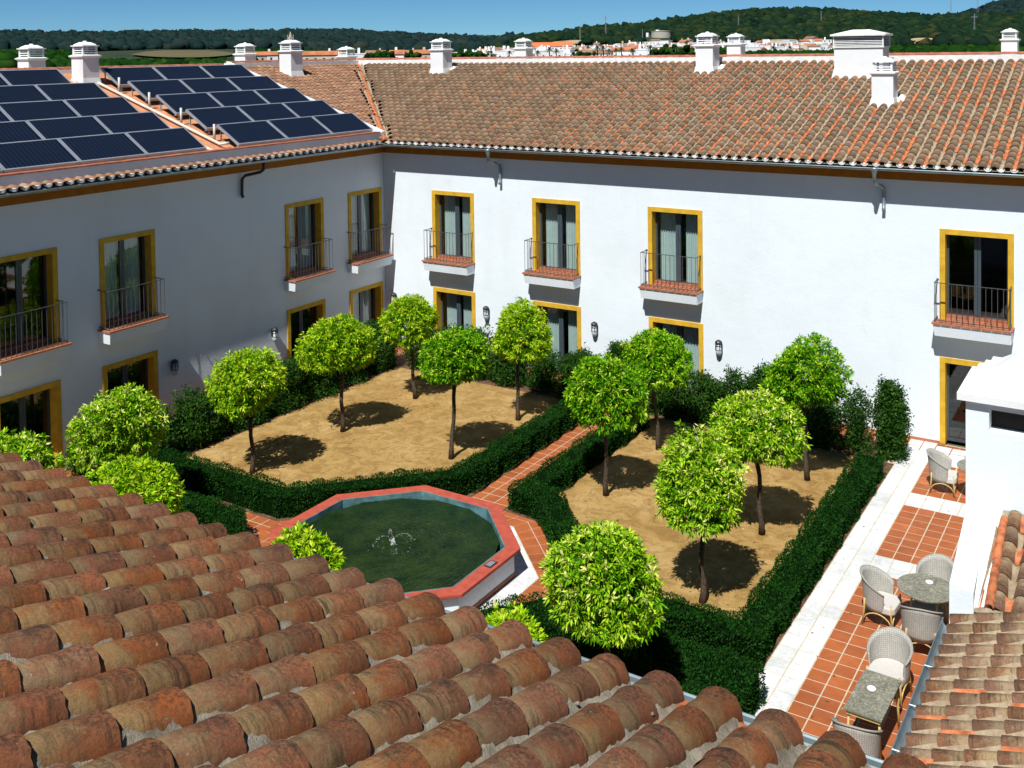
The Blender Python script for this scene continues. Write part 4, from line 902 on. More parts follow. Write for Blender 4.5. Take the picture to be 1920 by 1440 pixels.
# octagonal surround of the pool
def octa(r): return [(OCX+r/math.cos(math.pi/8)*math.sin(math.pi/8+k*math.pi/4), OCY+r/math.cos(math.pi/8)*math.cos(math.pi/8+k*math.pi/4)) for k in range(8)]
def ring_tiles(ra, rb, nper, name, mat):
    for k in range(8):
        a0, a1 = math.pi/8+k*math.pi/4, math.pi/8+(k+1)*math.pi/4
        def pt(r, q):
            R1 = r/math.cos(math.pi/8); p0 = (OCX+R1*math.sin(a0), OCY+R1*math.cos(a0)); p1 = (OCX+R1*math.sin(a1), OCY+R1*math.cos(a1)); return (p0[0]*(1-q)+p1[0]*q, p0[1]*(1-q)+p1[1]*q)
        for i in range(nper):
            q0, q1 = (i+0.02)/nper, (i+0.98)/nper
            poly = [pt(ra+G/2, q0), pt(rb-G/2, q0), pt(rb-G/2, q1), pt(ra+G/2, q1)]
            mb = MB(); mb.prism(poly, -0.012, 0.0+random.random()*0.001); ob(mb, name, MT[mat], court)
ring_tiles(2.20, 2.62, 5, 'marble_slab', 'marble'); ring_tiles(2.62, 2.96, 7, 'terracotta_tile', 'terracotta'); ring_tiles(2.96, 3.30, 7, 'terracotta_tile', 'terracotta')
# walk behind the shrubs along both walls: one joined layer, almost hidden
mb = MB()
for i in range(58):
    for j in range(2): x = -22.3+i*S; mb.box(x+0.005, 26.4+j*S+0.005, -0.012, x+S-0.005, 26.4+(j+1)*S-0.005, 0.0)
for i in range(38):
    for j in range(2): y = 14.1+i*S; mb.box(-22.3+j*S+0.005, y+0.005, -0.012, -22.3+(j+1)*S-0.005, y+S-0.005, 0.0)
o = ob(mb, 'wall_walk_tiles', MT['terracotta'], court); o['kind'] = 'stuff'
# beds
def bed(poly, name, mat, z=0.012):
    """gently uneven bed surface"""
    mb = MB(); mb.prism(poly, -0.01, z); return struct(ob(mb, name, MT[mat]))
bed([(-20.4, 15.85), (-16.05, 15.85), (-13.3, 18.55), (-13.05, 25.2), (-20.4, 25.2)], 'sand_bed', 'sand')
bed([(-11.8, 18.6), (-10.95, 18.6), (-8.8, 15.9), (-5.65, 15.9), (-5.65, 25.2), (-11.8, 25.2)], 'sand_bed', 'sand')
bed([(-21.6, 25.2), (-5.55, 25.2), (-5.55, 26.39), (-21.6, 26.39)], 'planting_bed', 'soil')
bed([(-21.6, 14.2), (-20.4, 14.2), (-20.4, 25.19), (-21.6, 25.19)], 'planting_bed', 'soil')
bed([(-20.2, 4.5), (-9.5, 4.5), (-14.0, 11.6), (-16.1, 14.5), (-20.2, 14.5)], 'sand_bed', 'sand')
bed([(-9.4, 5), (-5.4, 5), (-5.4, 14.7), (-8.9, 14.7), (-10.3, 12.5)], 'sand_bed', 'sand')

for i_, pl_ in enumerate(([(-20.3, 15.5), (-15.9, 15.5), (-13.0, 18.4), (-13.105, 25.2), (-13.6, 25.2), (-13.6, 18.7), (-16.1, 15.84), (-20.3, 15.84)], [(-12.06, 18.4), (-11.0, 18.3), (-9.0, 15.64), (-5.385, 15.64), (-5.385, 25.2), (-5.64, 25.2), (-5.64, 15.89), (-8.8, 15.89), (-10.95, 18.59), (-11.79, 18.59), (-11.81, 25.2), (-12.06, 25.2)])):
    mb = MB(); mb.prism(pl_, -0.01, 0.006); struct(ob(mb, 'hedge_soil', MT['soil']))

# ================================================================= fountain
fo = tag(empty('fountain', (OCX, OCY, 0)), 'octagonal pool with salmon red coping, white sides and dark green water', 'fountain'); FM = wpar(fo)
def ring(ra, rb, z0, z1, zi=None):
    mb = MB(); A = octa(ra); B = octa(rb); vs = []
    for k in range(8): vs += [(*A[k], z0), (*B[k], z0), (*B[k], z1), (*A[k], z1)]
    fs = []
    for k in range(8):
        a, b2 = 4*k, 4*((k+1) % 8); fs += [(a, b2, b2+1, a+1), (a+1, b2+1, b2+2, a+2), (a+2, b2+2, b2+3, a+3), (a+3, b2+3, b2, a)]
    mb.add(vs, fs); return mb
ob(ring(2.045, 2.19, 0.0, 0.49), 'basin_wall', MT['wall'], fo, mat=FM)
cop = ring(2.044, 2.31, 0.49, 0.555); co = ob(cop, 'coping', MT['coping'], fo, mat=FM)
bv = co.modifiers.new('bevel', 'BEVEL'); bv.width = 0.012; bv.segments = 2
ob(ring(2.020, 2.042, 0.05, 0.55), 'painted_lining', MT['poolblue'], fo, mat=FM)
ob(ring(2.19, 2.205, 0.0, 0.075), 'skirting', MT['skirt'], fo, mat=FM)
mb = MB(); mb.prism(octa(2.0), 0.04, 0.06); ob(mb, 'basin_floor', MT['poolbed'], fo, mat=FM)
# rippled water surface
nr, na2 = 46, 96; V = [(OCX, OCY, 0.445)]; 
for i in range(1, nr+1):
    for k in range(na2):
        a = 2*math.pi*k/na2; ko = (a-0) % (math.pi/4)-math.pi/8
        rr = 2.019/math.cos(ko)*i/nr; d = rr
        z = 0.445+0.007*math.sin(d*26)*math.exp(-d*0.9)+random.gauss(0, 0.0026)
        V.append((OCX+rr*math.sin(a), OCY+rr*math.cos(a), z))
F = []
for i in range(nr-1):
    for k in range(na2): a = 1+i*na2; F.append((a+k, a+(k+1) % na2, a+na2+(k+1) % na2, a+na2+k))
wt = bulk('water', V, F, MT['water'], fo, smooth=True); wt.matrix_local = FM
mb = MB(); mb.lathe([(0.05, 0.2), (0.05, 0.46), (0.03, 0.50), (0.015, 0.54)], OCX, OCY, 10); ob(mb, 'jet_nozzle', MT['zinc'], fo, mat=FM)
sp = MB()
for k in range(4):
    a = k*math.pi/2+0.85; L_ = 0.40+0.05*random.random(); hh = 0.28
    for q in range(30):
        t = (q+random.random())/26; r = L_*t; z = 0.54+4*hh*t*(0.52-t*0.52)*1.0-0.11*t
        s_ = 0.003+random.random()*0.0045*(0.6+t); x = OCX+r*math.cos(a)+random.gauss(0, 0.010*(0.5+t)); y = OCY+r*math.sin(a)+random.gauss(0, 0.010*(0.5+t)); z += random.gauss(0, 0.008)
        sp.lathe([(0.001, z-s_), (s_*0.9, z), (0.001, z+s_)], x, y, 5)
for q in range(60):
    z = 0.43+random.random()*0.12; s_ = 0.006+random.random()*0.01; sp.lathe([(0.001, z-s_*1.8), (s_*0.8, z), (0.001, z+s_*1.8)], OCX+random.gauss(0, 0.022), OCY+random.gauss(0, 0.022), 5)
for q in range(36):
    a = random.random()*6.28; r = abs(random.gauss(0.36, 0.09)); s_ = 0.003+random.random()*0.005; sp.lathe([(0.001, 0.445), (s_, 0.45), (0.001, 0.427+s_*2)], OCX+r*math.cos(a), OCY+r*math.sin(a), 5)
ob(sp, 'water_jet', MT['spray'], fo, mat=FM)
pq = MB(); pq.box(OCX+2.10, OCY+0.02, 0.562, OCX+2.25, OCY+0.26, 0.572); pl_ = ob(pq, 'plaque', MT['plaque'], fo, mat=FM)
pq = MB()
for k in range(3): pq.box(OCX+2.125+k*0.036, OCY+0.05, 0.572, OCX+2.143+k*0.036, OCY+0.23, 0.574)
ob(pq, 'plaque_lines', MT['plaquelight'], pl_)

# ================================================================= vegetation
def leaves(P, D, size, g, aspect=0.32, fold=0.25, jitter=0.35):
    """one diamond leaf folded along the midrib per point. P positions, D pointing directions"""
    n_ = len(P); D = D+g.normal(0, jitter, (n_, 3)); D /= np.linalg.norm(D, axis=1)[:, None]+1e-9
    A = np.cross(D, g.normal(0, 1, (n_, 3))); A /= np.linalg.norm(A, axis=1)[:, None]+1e-9; N = np.cross(D, A)
    L_ = (size*(0.6+0.75*g.random(n_)))[:, None]; W_ = L_*aspect
    tip = P+D*L_-np.array([0, 0, 1])*L_*0.15; ml = P+D*L_*0.45+A*W_*0.5+N*W_*fold; mr = P+D*L_*0.45-A*W_*0.5+N*W_*fold
    V = np.stack([P, ml, tip, mr], 1).reshape(-1, 3); i0 = np.arange(n_)*4
    F = np.concatenate([np.stack([i0, i0+2, i0+1], 1), np.stack([i0, i0+3, i0+2], 1)]); return V, F
def crown_points(g, rad, hz, nshoot, per, lobes=14):
    """shoots spread over a bumpy flattened ball, dense shell, leafy rosettes"""
    L = g.normal(0, 1, (lobes, 3)); L /= np.linalg.norm(L, axis=1)[:, None]; amp = g.uniform(-0.32, 0.22, lobes)
    D = g.normal(0, 1, (nshoot, 3)); D /= np.linalg.norm(D, axis=1)[:, None]
    keep = D[:, 2] > -0.80; D = D[keep]
    rr = 1+((np.clip(D@L.T, 0, 1)**4)*amp).sum(1)
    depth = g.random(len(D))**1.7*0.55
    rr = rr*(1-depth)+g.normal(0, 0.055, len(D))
    C = D*rr[:, None]*np.array([rad, rad, hz])
    flat = C[:, 2] < -0.45*hz; C[flat, 2] = -0.45*hz+(C[flat, 2]+0.45*hz)*0.55
    P = np.repeat(C, per, 0); DD = np.repeat(D, per, 0)
    out = DD*0.62+np.array([0, 0, 0.12])+g.normal(0, 0.66, P.shape); low = P[:, 2] < 0; out[low, 2] -= 0.35
    out /= np.linalg.norm(out, axis=1)[:, None]
    P = P+out*g.random((len(P), 1))*0.05
    return P, out, np.repeat(g.random(len(D)), per), np.repeat(depth, per)
def orange_tree(x, y, rad, zt, zb, mat, label, seed, lean=(0, 0), leaf=0.085):
    g = np.random.default_rng(seed); t = empty('orange_tree', (x, y, 0)); tag(t, label, 'tree', 'clipped orange trees in the sand beds')
    cx, cy, cz = lean[0], lean[1], (zt+zb)/2; hz = (zt-zb)/2
    tr = MB(); pts = []; 
    for q in range(7):
        f_ = q/6; pts.append((cx*f_+0.018*math.sin(seed+q*1.7), cy*f_+0.018*math.cos(seed*2+q*1.3), f_*(zb+0.15)))
    tr.tube(pts, [0.075, 0.058, 0.052, 0.048, 0.046, 0.046, 0.05], 8); trunk = ob(tr, 'trunk', MT['bark'], t, smooth=True)
    for k in range(6):
        a = k*1.05+seed; br = MB(); e = (cx+rad*0.62*math.cos(a), cy+rad*0.62*math.sin(a), cz+hz*(0.1+0.35*((k*37) % 5)/5))
        m_ = (cx+rad*0.22*math.cos(a), cy+rad*0.22*math.sin(a), zb+0.42); br.tube([pts[-1], m_, e], [0.034, 0.022, 0.008], 6); ob(br, 'limb', MT['bark'], trunk, smooth=True)
    P, D, r_, dep = crown_points(g, rad*0.95, hz*0.98, 1300, 16)
    V, F = leaves(P+np.array([cx, cy, cz]), D, leaf, g)
    rn = np.clip(0.5*r_+0.5*g.random(len(P)), 0, 1); rn = np.clip(rn*(1.15-1.7*dep)+0.10*np.clip(D[:, 2], 0, 1), 0, 1)  # painted shading: leaf tint darkens into the crown and lightens on upward leaves
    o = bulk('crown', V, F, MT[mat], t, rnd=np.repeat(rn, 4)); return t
TREES = [
 (-18.22, 17.05, 0.96, 2.94, 1.22, 'citrus', 'lime green orange tree at the front left of the left sand bed'),
 (-18.16, 20.13, 0.86, 3.07, 1.50, 'citrus', 'orange tree with a cleft two part crown, middle of the row beside the shaded wall'),
 (-18.10, 23.13, 0.84, 3.0, 1.45, 'citrus', 'round orange tree in the far corner of the left sand bed'),
 (-14.67, 20.13, 0.80, 3.06, 1.66, 'green_citrus', 'dark stemmed orange tree standing alone beside the hedge in front of the pool, left bed'),
 (-14.65, 23.17, 0.77, 3.10, 1.50, 'citrus', 'orange tree between the second ground floor window and the garden path'),
 (-10.46, 20.17, 0.84, 3.14, 1.44, 'green_citrus', 'full crowned orange tree just right of the garden path'),
 (-10.54, 23.21, 0.88, 2.98, 1.55, 'green_citrus', 'orange tree with a wide flat crown in front of the third yellow window'),
 (-6.94, 17.11, 0.93, 3.06, 1.15, 'variegated', 'pale variegated orange tree, tall ball crown, front of the right sand bed'),
 (-6.90, 20.14, 0.95, 2.96, 1.33, 'variegated', 'orange tree half green half cream, middle of the right sand bed'),
 (-6.89, 23.26, 1.04, 3.28, 1.55, 'green_citrus', 'large domed orange tree against the blank white wall'),
 (-6.78, 13.28, 0.86, 3.04, 1.36, 'variegated', 'leafy ball orange tree over the dark hedge right of the pool'),
 (-10.56, 10.75, 0.52, 2.86, 1.6, 'citrus', 'orange tree top showing over the roof tiles in front of the pool'),
 (-6.72, 10.60, 0.55, 2.98, 1.5, 'citrus', 'sparse orange tree tip peeking over the eave tiles near the hedges'),
 (-18.25, 13.45, 0.90, 3.04, 1.35, 'variegated', 'pale yellow leaved orange tree under the left ground floor window'),
 (-14.85, 11.15, 0.86, 3.02, 1.6, 'citrus', 'bushy orange tree just above the roof tiles left of the pool'),
 (-18.0, 10.45, 0.95, 3.05, 1.6, 'variegated', 'orange tree cut by the left edge of the picture above the roof'),
]
for i, (x, y, r, zt, zb, m_, lab) in enumerate(TREES):
    orange_tree(x, y, r, zt, zb, m_, lab, 11+i, lean=(random.gauss(0, 0.06), random.gauss(0, 0.06)), leaf=0.098 if m_ == 'variegated' else 0.092)

def hedge(pts, wd, h, label, seed, dens=2300):
    g = np.random.default_rng(seed); cx = sum(p[0] for p in pts)/len(pts); cy = sum(p[1] for p in pts)/len(pts)
    t = empty('clipped_hedge', (cx, cy, 0)); tag(t, label, 'hedge', 'low clipped hedges round the beds'); P_ = [np.array(p)-np.array([cx, cy]) for p in pts]
    # mitred outline
    n_ = len(P_); Ls = []; Rs = []
    for i in range(n_):
        d0 = P_[i]-P_[i-1] if i > 0 else P_[1]-P_[0]; d1 = P_[i+1]-P_[i] if i < n_-1 else d0
        d0 = d0/np.linalg.norm(d0); d1 = d1/np.linalg.norm(d1); nn = np.array([-d0[1]-d1[1], d0[0]+d1[0]]); nn /= np.linalg.norm(nn); s_ = 1/max(0.5, nn@np.array([-d1[1], d1[0]]))
        Ls.append(P_[i]+nn*wd/2*s_); Rs.append(P_[i]-nn*wd/2*s_)
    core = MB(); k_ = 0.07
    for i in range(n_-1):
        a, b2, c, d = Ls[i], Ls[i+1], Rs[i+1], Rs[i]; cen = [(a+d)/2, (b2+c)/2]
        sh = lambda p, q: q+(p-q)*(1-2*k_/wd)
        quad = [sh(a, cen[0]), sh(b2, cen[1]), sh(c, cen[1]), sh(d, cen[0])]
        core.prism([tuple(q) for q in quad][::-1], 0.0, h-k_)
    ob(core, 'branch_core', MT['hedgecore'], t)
    PP = []; DD = []
    for i in range(n_-1):
        a, b2, c, d = Ls[i], Ls[i+1], Rs[i+1], Rs[i]
        L_ = np.linalg.norm(P_[i+1]-P_[i])
        def quadpts(A, B, C_, D_, dn, nrm):
            ar = 0.5*np.linalg.norm(np.cross(np.append(C_-A, 0) if len(A) == 2 else C_-A, np.append(D_-B, 0) if len(A) == 2 else D_-B)); m_ = int(ar*dn)
            u = g.random((m_, 1)); v = g.random((m_, 1)); q = A*(1-u)*(1-v)+B*u*(1-v)+C_*u*v+D_*(1-u)*v
            PP.append(q); DD.append(np.tile(nrm, (m_, 1)))
        e3 = lambda p, z: np.array([p[0], p[1], z])
        nl = np.array([-(P_[i+1]-P_[i])[1], (P_[i+1]-P_[i])[0], 0]); nl = nl/np.linalg.norm(nl)
        quadpts(e3(a, h), e3(b2, h), e3(c, h), e3(d, h), dens, np.array([0, 0, 1.0]))
        quadpts(e3(a, 0.02), e3(b2, 0.02), e3(b2, h), e3(a, h), dens*0.8, nl)
        quadpts(e3(d, 0.02), e3(c, 0.02), e3(c, h), e3(d, h), dens*0.8, -nl)
    for A, B, s_ in ((Ls[0], Rs[0], -1), (Ls[-1], Rs[-1], 1)):
        dd = (P_[-1]-P_[-2]) if s_ > 0 else (P_[0]-P_[1]); dd = np.append(dd/np.linalg.norm(dd), 0)
        m_ = int(wd*h*dens); u = g.random((m_, 1)); z = g.random((m_, 1))*h; q = np.concatenate([A*(1-u)+B*u, z], 1); PP.append(q); DD.append(np.tile(dd, (m_, 1)))
    Pp = np.concatenate(PP); Dd = np.concatenate(DD)
    # uneven clipping
    wv = 0.030*(np.sin(Pp[:, 0]*5.1+seed)+np.sin(Pp[:, 1]*4.3+seed*2)+np.sin(Pp[:, 0]*11+Pp[:, 1]*9))
    Pp = Pp+Dd*(wv[:, None]-0.02)-Dd*(g.random((len(Pp), 1))**2*0.04)
    k2 = g.random(len(Pp)) > 0.992; Pp[k2] += Dd[k2]*0.05*g.random((k2.sum(), 1))
    V, F = leaves(Pp, Dd*0.8+np.array([0, 0, 0.35]), 0.042, g, 0.55, 0.2, 0.55)
    cl = 0.5+0.25*np.sin(Pp[:, 0]*2.3+seed)*np.sin(Pp[:, 1]*1.9); rn = np.clip(g.random(len(Pp))*0.75+cl*0.3-0.05, 0, 1)*0.95+(g.random(len(Pp)) > 0.985)*0.2
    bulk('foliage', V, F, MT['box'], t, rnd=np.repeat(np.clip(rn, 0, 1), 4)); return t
hedge([(-20.2, 15.85), (-16.05, 15.83), (-13.46, 18.5), (-13.34, 18.9), (-13.36, 24.4)], 0.58, 0.54, 'dark clipped hedge bending round the left sand bed behind the pool', 3)
hedge([(-11.66, 24.4), (-11.66, 18.7), (-10.95, 18.58), (-9.25, 16.75), (-8.75, 15.95), (-5.68, 15.95), (-5.68, 24.3)], 0.60, 0.50, 'long dark hedge enclosing the right sand bed beside the marble edge', 5)
hedge([(-5.50, 8.5), (-5.50, 14.50), (-8.75, 14.55), (-10.3, 12.7), (-10.4, 10.5)], 0.86, 0.62, 'dark hedge of the near right bed, under the ball shaped tree', 8)
hedge([(-20.2, 14.40), (-16.1, 14.40), (-13.8, 12.1)], 0.62, 0.60, 'short dark hedge of the near left bed, left of the pool', 9)

def shrub(x, y, rx, ry, h, label, seed, dens=1.0, mat='shrub', leafs=0.08, stems=5, z0=0.03, group='tall shrubs along the walls'):
    g = np.random.default_rng(seed); t = empty('tall_shrub', (x, y, 0)); tag(t, label, 'shrub', group)
    st = MB(); tips = []
    for k in range(stems):
        a = g.random()*6.28; r = g.random()**0.5; p = [(0.3*rx*r*math.cos(a), 0.3*ry*r*math.sin(a), 0)]
        for q in range(1, 5): f_ = q/4; p.append((rx*r*math.cos(a)*(0.3+0.6*f_)+g.normal(0, 0.03), ry*r*math.sin(a)*(0.3+0.6*f_)+g.normal(0, 0.03), h*0.93*f_))
        st.tube(p, [0.018, 0.015, 0.012, 0.008, 0.004], 5); tips.append(p)
    ob(st, 'stems', MT['bark'], t, smooth=True)
    nc = int(rx*ry*h*1500*dens); nc = min(nc, 1900); C = np.stack([g.uniform(-1, 1, nc), g.uniform(-1, 1, nc), g.random(nc)], 1)
    k_ = np.hypot(C[:, 0], C[:, 1]) < (1.0-0.35*(C[:, 2] > 0.85)*g.random(nc)); C = C[k_]
    ex_ = 0.85+0.15*np.sin(C[:, 2]*9+seed)+0.1*np.sin(np.arctan2(C[:, 1], C[:, 0])*3+seed)
    C = C*np.stack([rx*ex_, ry*ex_, np.full(len(C), h-z0)], 1)+np.array([0, 0, z0])
    C[:, 2] += 0.09*np.sin(C[:, 0]*6+seed)*(C[:, 2]/h)
    per = 9; P = np.repeat(C, per, 0)+g.normal(0, 0.05, (len(C)*per, 3)); D = g.normal(0, 0.6, P.shape)+np.array([0, 0, 0.35])
    V, F = leaves(P, D, leafs, g, 0.40, 0.2, 0.3)
    bulk('foliage', V, F, MT[mat], t, rnd=np.repeat(np.clip(0.6*np.repeat(g.random(len(C)), per)+0.4*g.random(len(P)), 0, 1), 4)); return t
sh = [  # along the shaded wall, from the near end to the corner
 (-20.85, 14.75, 0.42, 0.62, 1.15, 'low dark shrub at the near end of the shaded wall hedge'),
 (-20.9, 16.2, 0.45, 0.72, 1.22, 'dark shrub under the right jamb of the ground floor window in shade'),
 (-20.85, 17.65, 0.45, 0.72, 1.25, 'dark shrub on the wall side beneath the left wall lantern'),
 (-20.85, 19.1, 0.45, 0.72, 1.22, 'dark shrub by the shaded wall between the two lanterns'),
 (-20.85, 20.5, 0.45, 0.72, 1.28, 'dark shrub by the shaded wall below the second lantern'),
 (-20.8, 21.95, 0.45, 0.72, 1.34, 'bushy shrub at the foot of the third ground floor window, shaded side'),
 (-20.8, 23.35, 0.45, 0.72, 1.36, 'bushy shrub between the two last ground floor windows, shaded side'),
 (-20.85, 24.8, 0.5, 0.72, 1.38, 'bushy shrub filling the corner where the two white walls meet')]
for i, a in enumerate(sh): shrub(*a[:2], a[2]*1.3, a[3]*1.2, *a[4:], seed=40+i, dens=3.6)
sn = [
 (-19.4, 25.6, 0.78, 0.48, 1.25, 'dark shrub at the foot of the first sunny window', 1.6),
 (-17.9, 25.6, 0.75, 0.46, 1.45, 'dense dark shrub under the first lantern of the sunny wall', 1.6),
 (-16.5, 25.65, 0.62, 0.42, 1.25, 'shrub left of the gap below the second sunny window', 1.4),
 (-15.3, 25.7, 0.5, 0.36, 1.05, 'thin reddish shrub in front of the second sunny window', 0.55),
 (-14.1, 25.6, 0.55, 0.45, 1.22, 'green shrub at the right jamb of the second sunny window', 1.5),
 (-12.75, 25.7, 0.52, 0.42, 1.62, 'taller pale green shrub rising beside the lantern at the end of the path', 1.0),
 (-11.3, 25.6, 0.60, 0.45, 1.15, 'dark shrub behind the flat crowned tree at the third window', 1.0),
 (-10.1, 25.6, 0.62, 0.45, 1.18, 'dark thin shrub below the right jamb of the third window', 0.9),
 (-9.1, 25.65, 0.55, 0.42, 1.45, 'open shrub with gaps just right of the third window', 0.6),
 (-8.3, 25.7, 0.50, 0.42, 1.82, 'tall light green shrub left of the large domed tree', 0.8),
 (-6.35, 25.65, 0.30, 0.32, 1.40, 'thin shrub between the domed tree and the last column shrub', 0.55),
 (-7.3, 25.6, 0.55, 0.45, 1.15, 'low dark shrub in the shade under the large domed tree', 1.0),
 (-5.52, 25.55, 0.34, 0.34, 1.76, 'upright column shrub at the right end of the planting by the marble', 1.1)]
for i, a in enumerate(sn): shrub(*a[:2], a[2]*1.25, a[3]*1.15, *a[4:6], seed=60+i, dens=a[6]*3.3+0.35)
shrub(-19.6, 12.6, 0.8, 0.7, 0.8, 'low dark shrub left of the near left bed below the pale tree', 90, 1.0)

# fallen leaves and pebbles on the beds, a few leaves on the paving
g = np.random.default_rng(31); LP = []
for x, y, r_, *_ in TREES[:11]:
    n_ = 70; a = g.random(n_)*6.28; rr = r_*1.5*np.sqrt(g.random(n_)); LP.append(np.stack([x+rr*np.cos(a), y+rr*np.sin(a), np.full(n_, 0.016)], 1))
LP.append(np.stack([g.uniform(-5.3, -2.8, 60), g.uniform(13, 26.5, 60), np.full(60, 0.006)], 1))
LP = np.concatenate(LP); LP = LP[(LP[:, 1] < 26.8)]
D = np.stack([g.normal(0, 1, len(LP)), g.normal(0, 1, len(LP)), np.zeros(len(LP))], 1); L_ = 0.045+0.04*g.random((len(LP), 1)); D /= np.linalg.norm(D, axis=1)[:, None]; A = np.stack([-D[:, 1], D[:, 0], np.zeros(len(LP))], 1)
V = np.stack([LP, LP+D*L_*0.5+A*L_*0.2+[0, 0, 0.006], LP+D*L_+[0, 0, 0.003], LP+D*L_*0.5-A*L_*0.2+[0, 0, 0.004]], 1).reshape(-1, 3); i0 = np.arange(len(LP))*4
o = bulk('fallen_leaves', V, np.stack([i0, i0+3, i0+2, i0+1], 1), MT['litter'], rnd=np.repeat(g.random(len(LP)), 4)); tag(o, kind='stuff'); o['label'] = 'dry fallen leaves scattered under the orange trees'; o['category'] = 'leaf litter'
n_ = 900; PB = np.stack([g.uniform(-20.2, -5.8, n_), g.uniform(16.2, 25.1, n_), np.full(n_, 0.014)], 1); PB = PB[(np.abs(PB[:, 0]+12.5) > 1.6)]
V = []; F = []
for q in PB:
    b0 = len(V); s_ = 0.008+0.018*g.random()**3; V += [q+np.array(v)*s_*(0.7+0.6*g.random()) for v in ((1, 0, 0), (0, 1, 0), (-1, 0, 0), (0, -1, 0), (0, 0, 0.7))]; F += [(b0, b0+1, b0+4), (b0+1, b0+2, b0+4), (b0+2, b0+3, b0+4), (b0+3, b0, b0+4)]
o = bulk('pebbles', V, F, MT['pebble']); tag(o, kind='stuff'); o['label'] = 'small pebbles lying on the ochre sand beds'; o['category'] = 'gravel'

# ================================================================= lanterns
def lantern_proto():
    root = empty('wall_lantern'); b_ = MB(); b_.box(-0.06, -0.02, 0.02, 0.06, 0.0, 0.30); b_.tube([(0, -0.02, 0.27), (0, -0.12, 0.30)], 0.014, 6); ob(b_, 'bracket', MT['lampdark'], root)
    c = MB(); c.lathe([(0.13, 0.27), (0.125, 0.30), (0.09, 0.345), (0.03, 0.375), (0.01, 0.385)], 0, -0.125, 12); ob(c, 'cap', MT['lampdark'], root, smooth=False)
    cg = MB()
    for k in range(6):
        t = k*math.pi/3; cg.tube([(0.115*math.cos(t), -0.125+0.115*math.sin(t), 0.03), (0.115*math.cos(t), -0.125+0.115*math.sin(t), 0.27)], 0.011, 5)
    for z in (0.03, 0.19, 0.265):
        cg.tube([(0.115*math.cos(t_), -0.125+0.115*math.sin(t_), z) for t_ in np.linspace(0, 2*math.pi, 13)], 0.010, 4, cap=False)
    ob(cg, 'cage', MT['lampdark'], root)
    g = MB(); g.lathe([(0.02, -0.17), (0.065, -0.155), (0.10, -0.09), (0.112, 0.01), (0.095, 0.03), (0.09, 0.25)], 0, -0.125, 12); ob(g, 'glass', MT['lampglass'], root, smooth=True); return root
lp = lantern_proto(); first = True
for x, y, rz, lab in ((-21.95, YF, 0, 'black wall lantern beside the corner, half hidden by the round tree'), (-18.2, YF, 0, 'black wall lantern between the first and second sunny windows'),
    (-14.32, YF, 0, 'black caged wall lantern between the second and third sunny windows'), (-10.43, YF, 0, 'black caged wall lantern alone on the blank sunny wall'),
    (XL, 18.14, math.pi/2, 'black wall lantern on the shaded wall above the dark shrubs'), (XL, 21.8, math.pi/2, 'black wall lantern on the shaded wall beside the third ground floor window')):
    o = lp if first else copy_tree(lp); first = False; o.location = (x, y, 1.53); o.scale = (0.8, 0.8, 0.8); o.rotation_euler = (0, 0, rz); tag(o, lab, 'wall lamp', 'black wall lanterns')

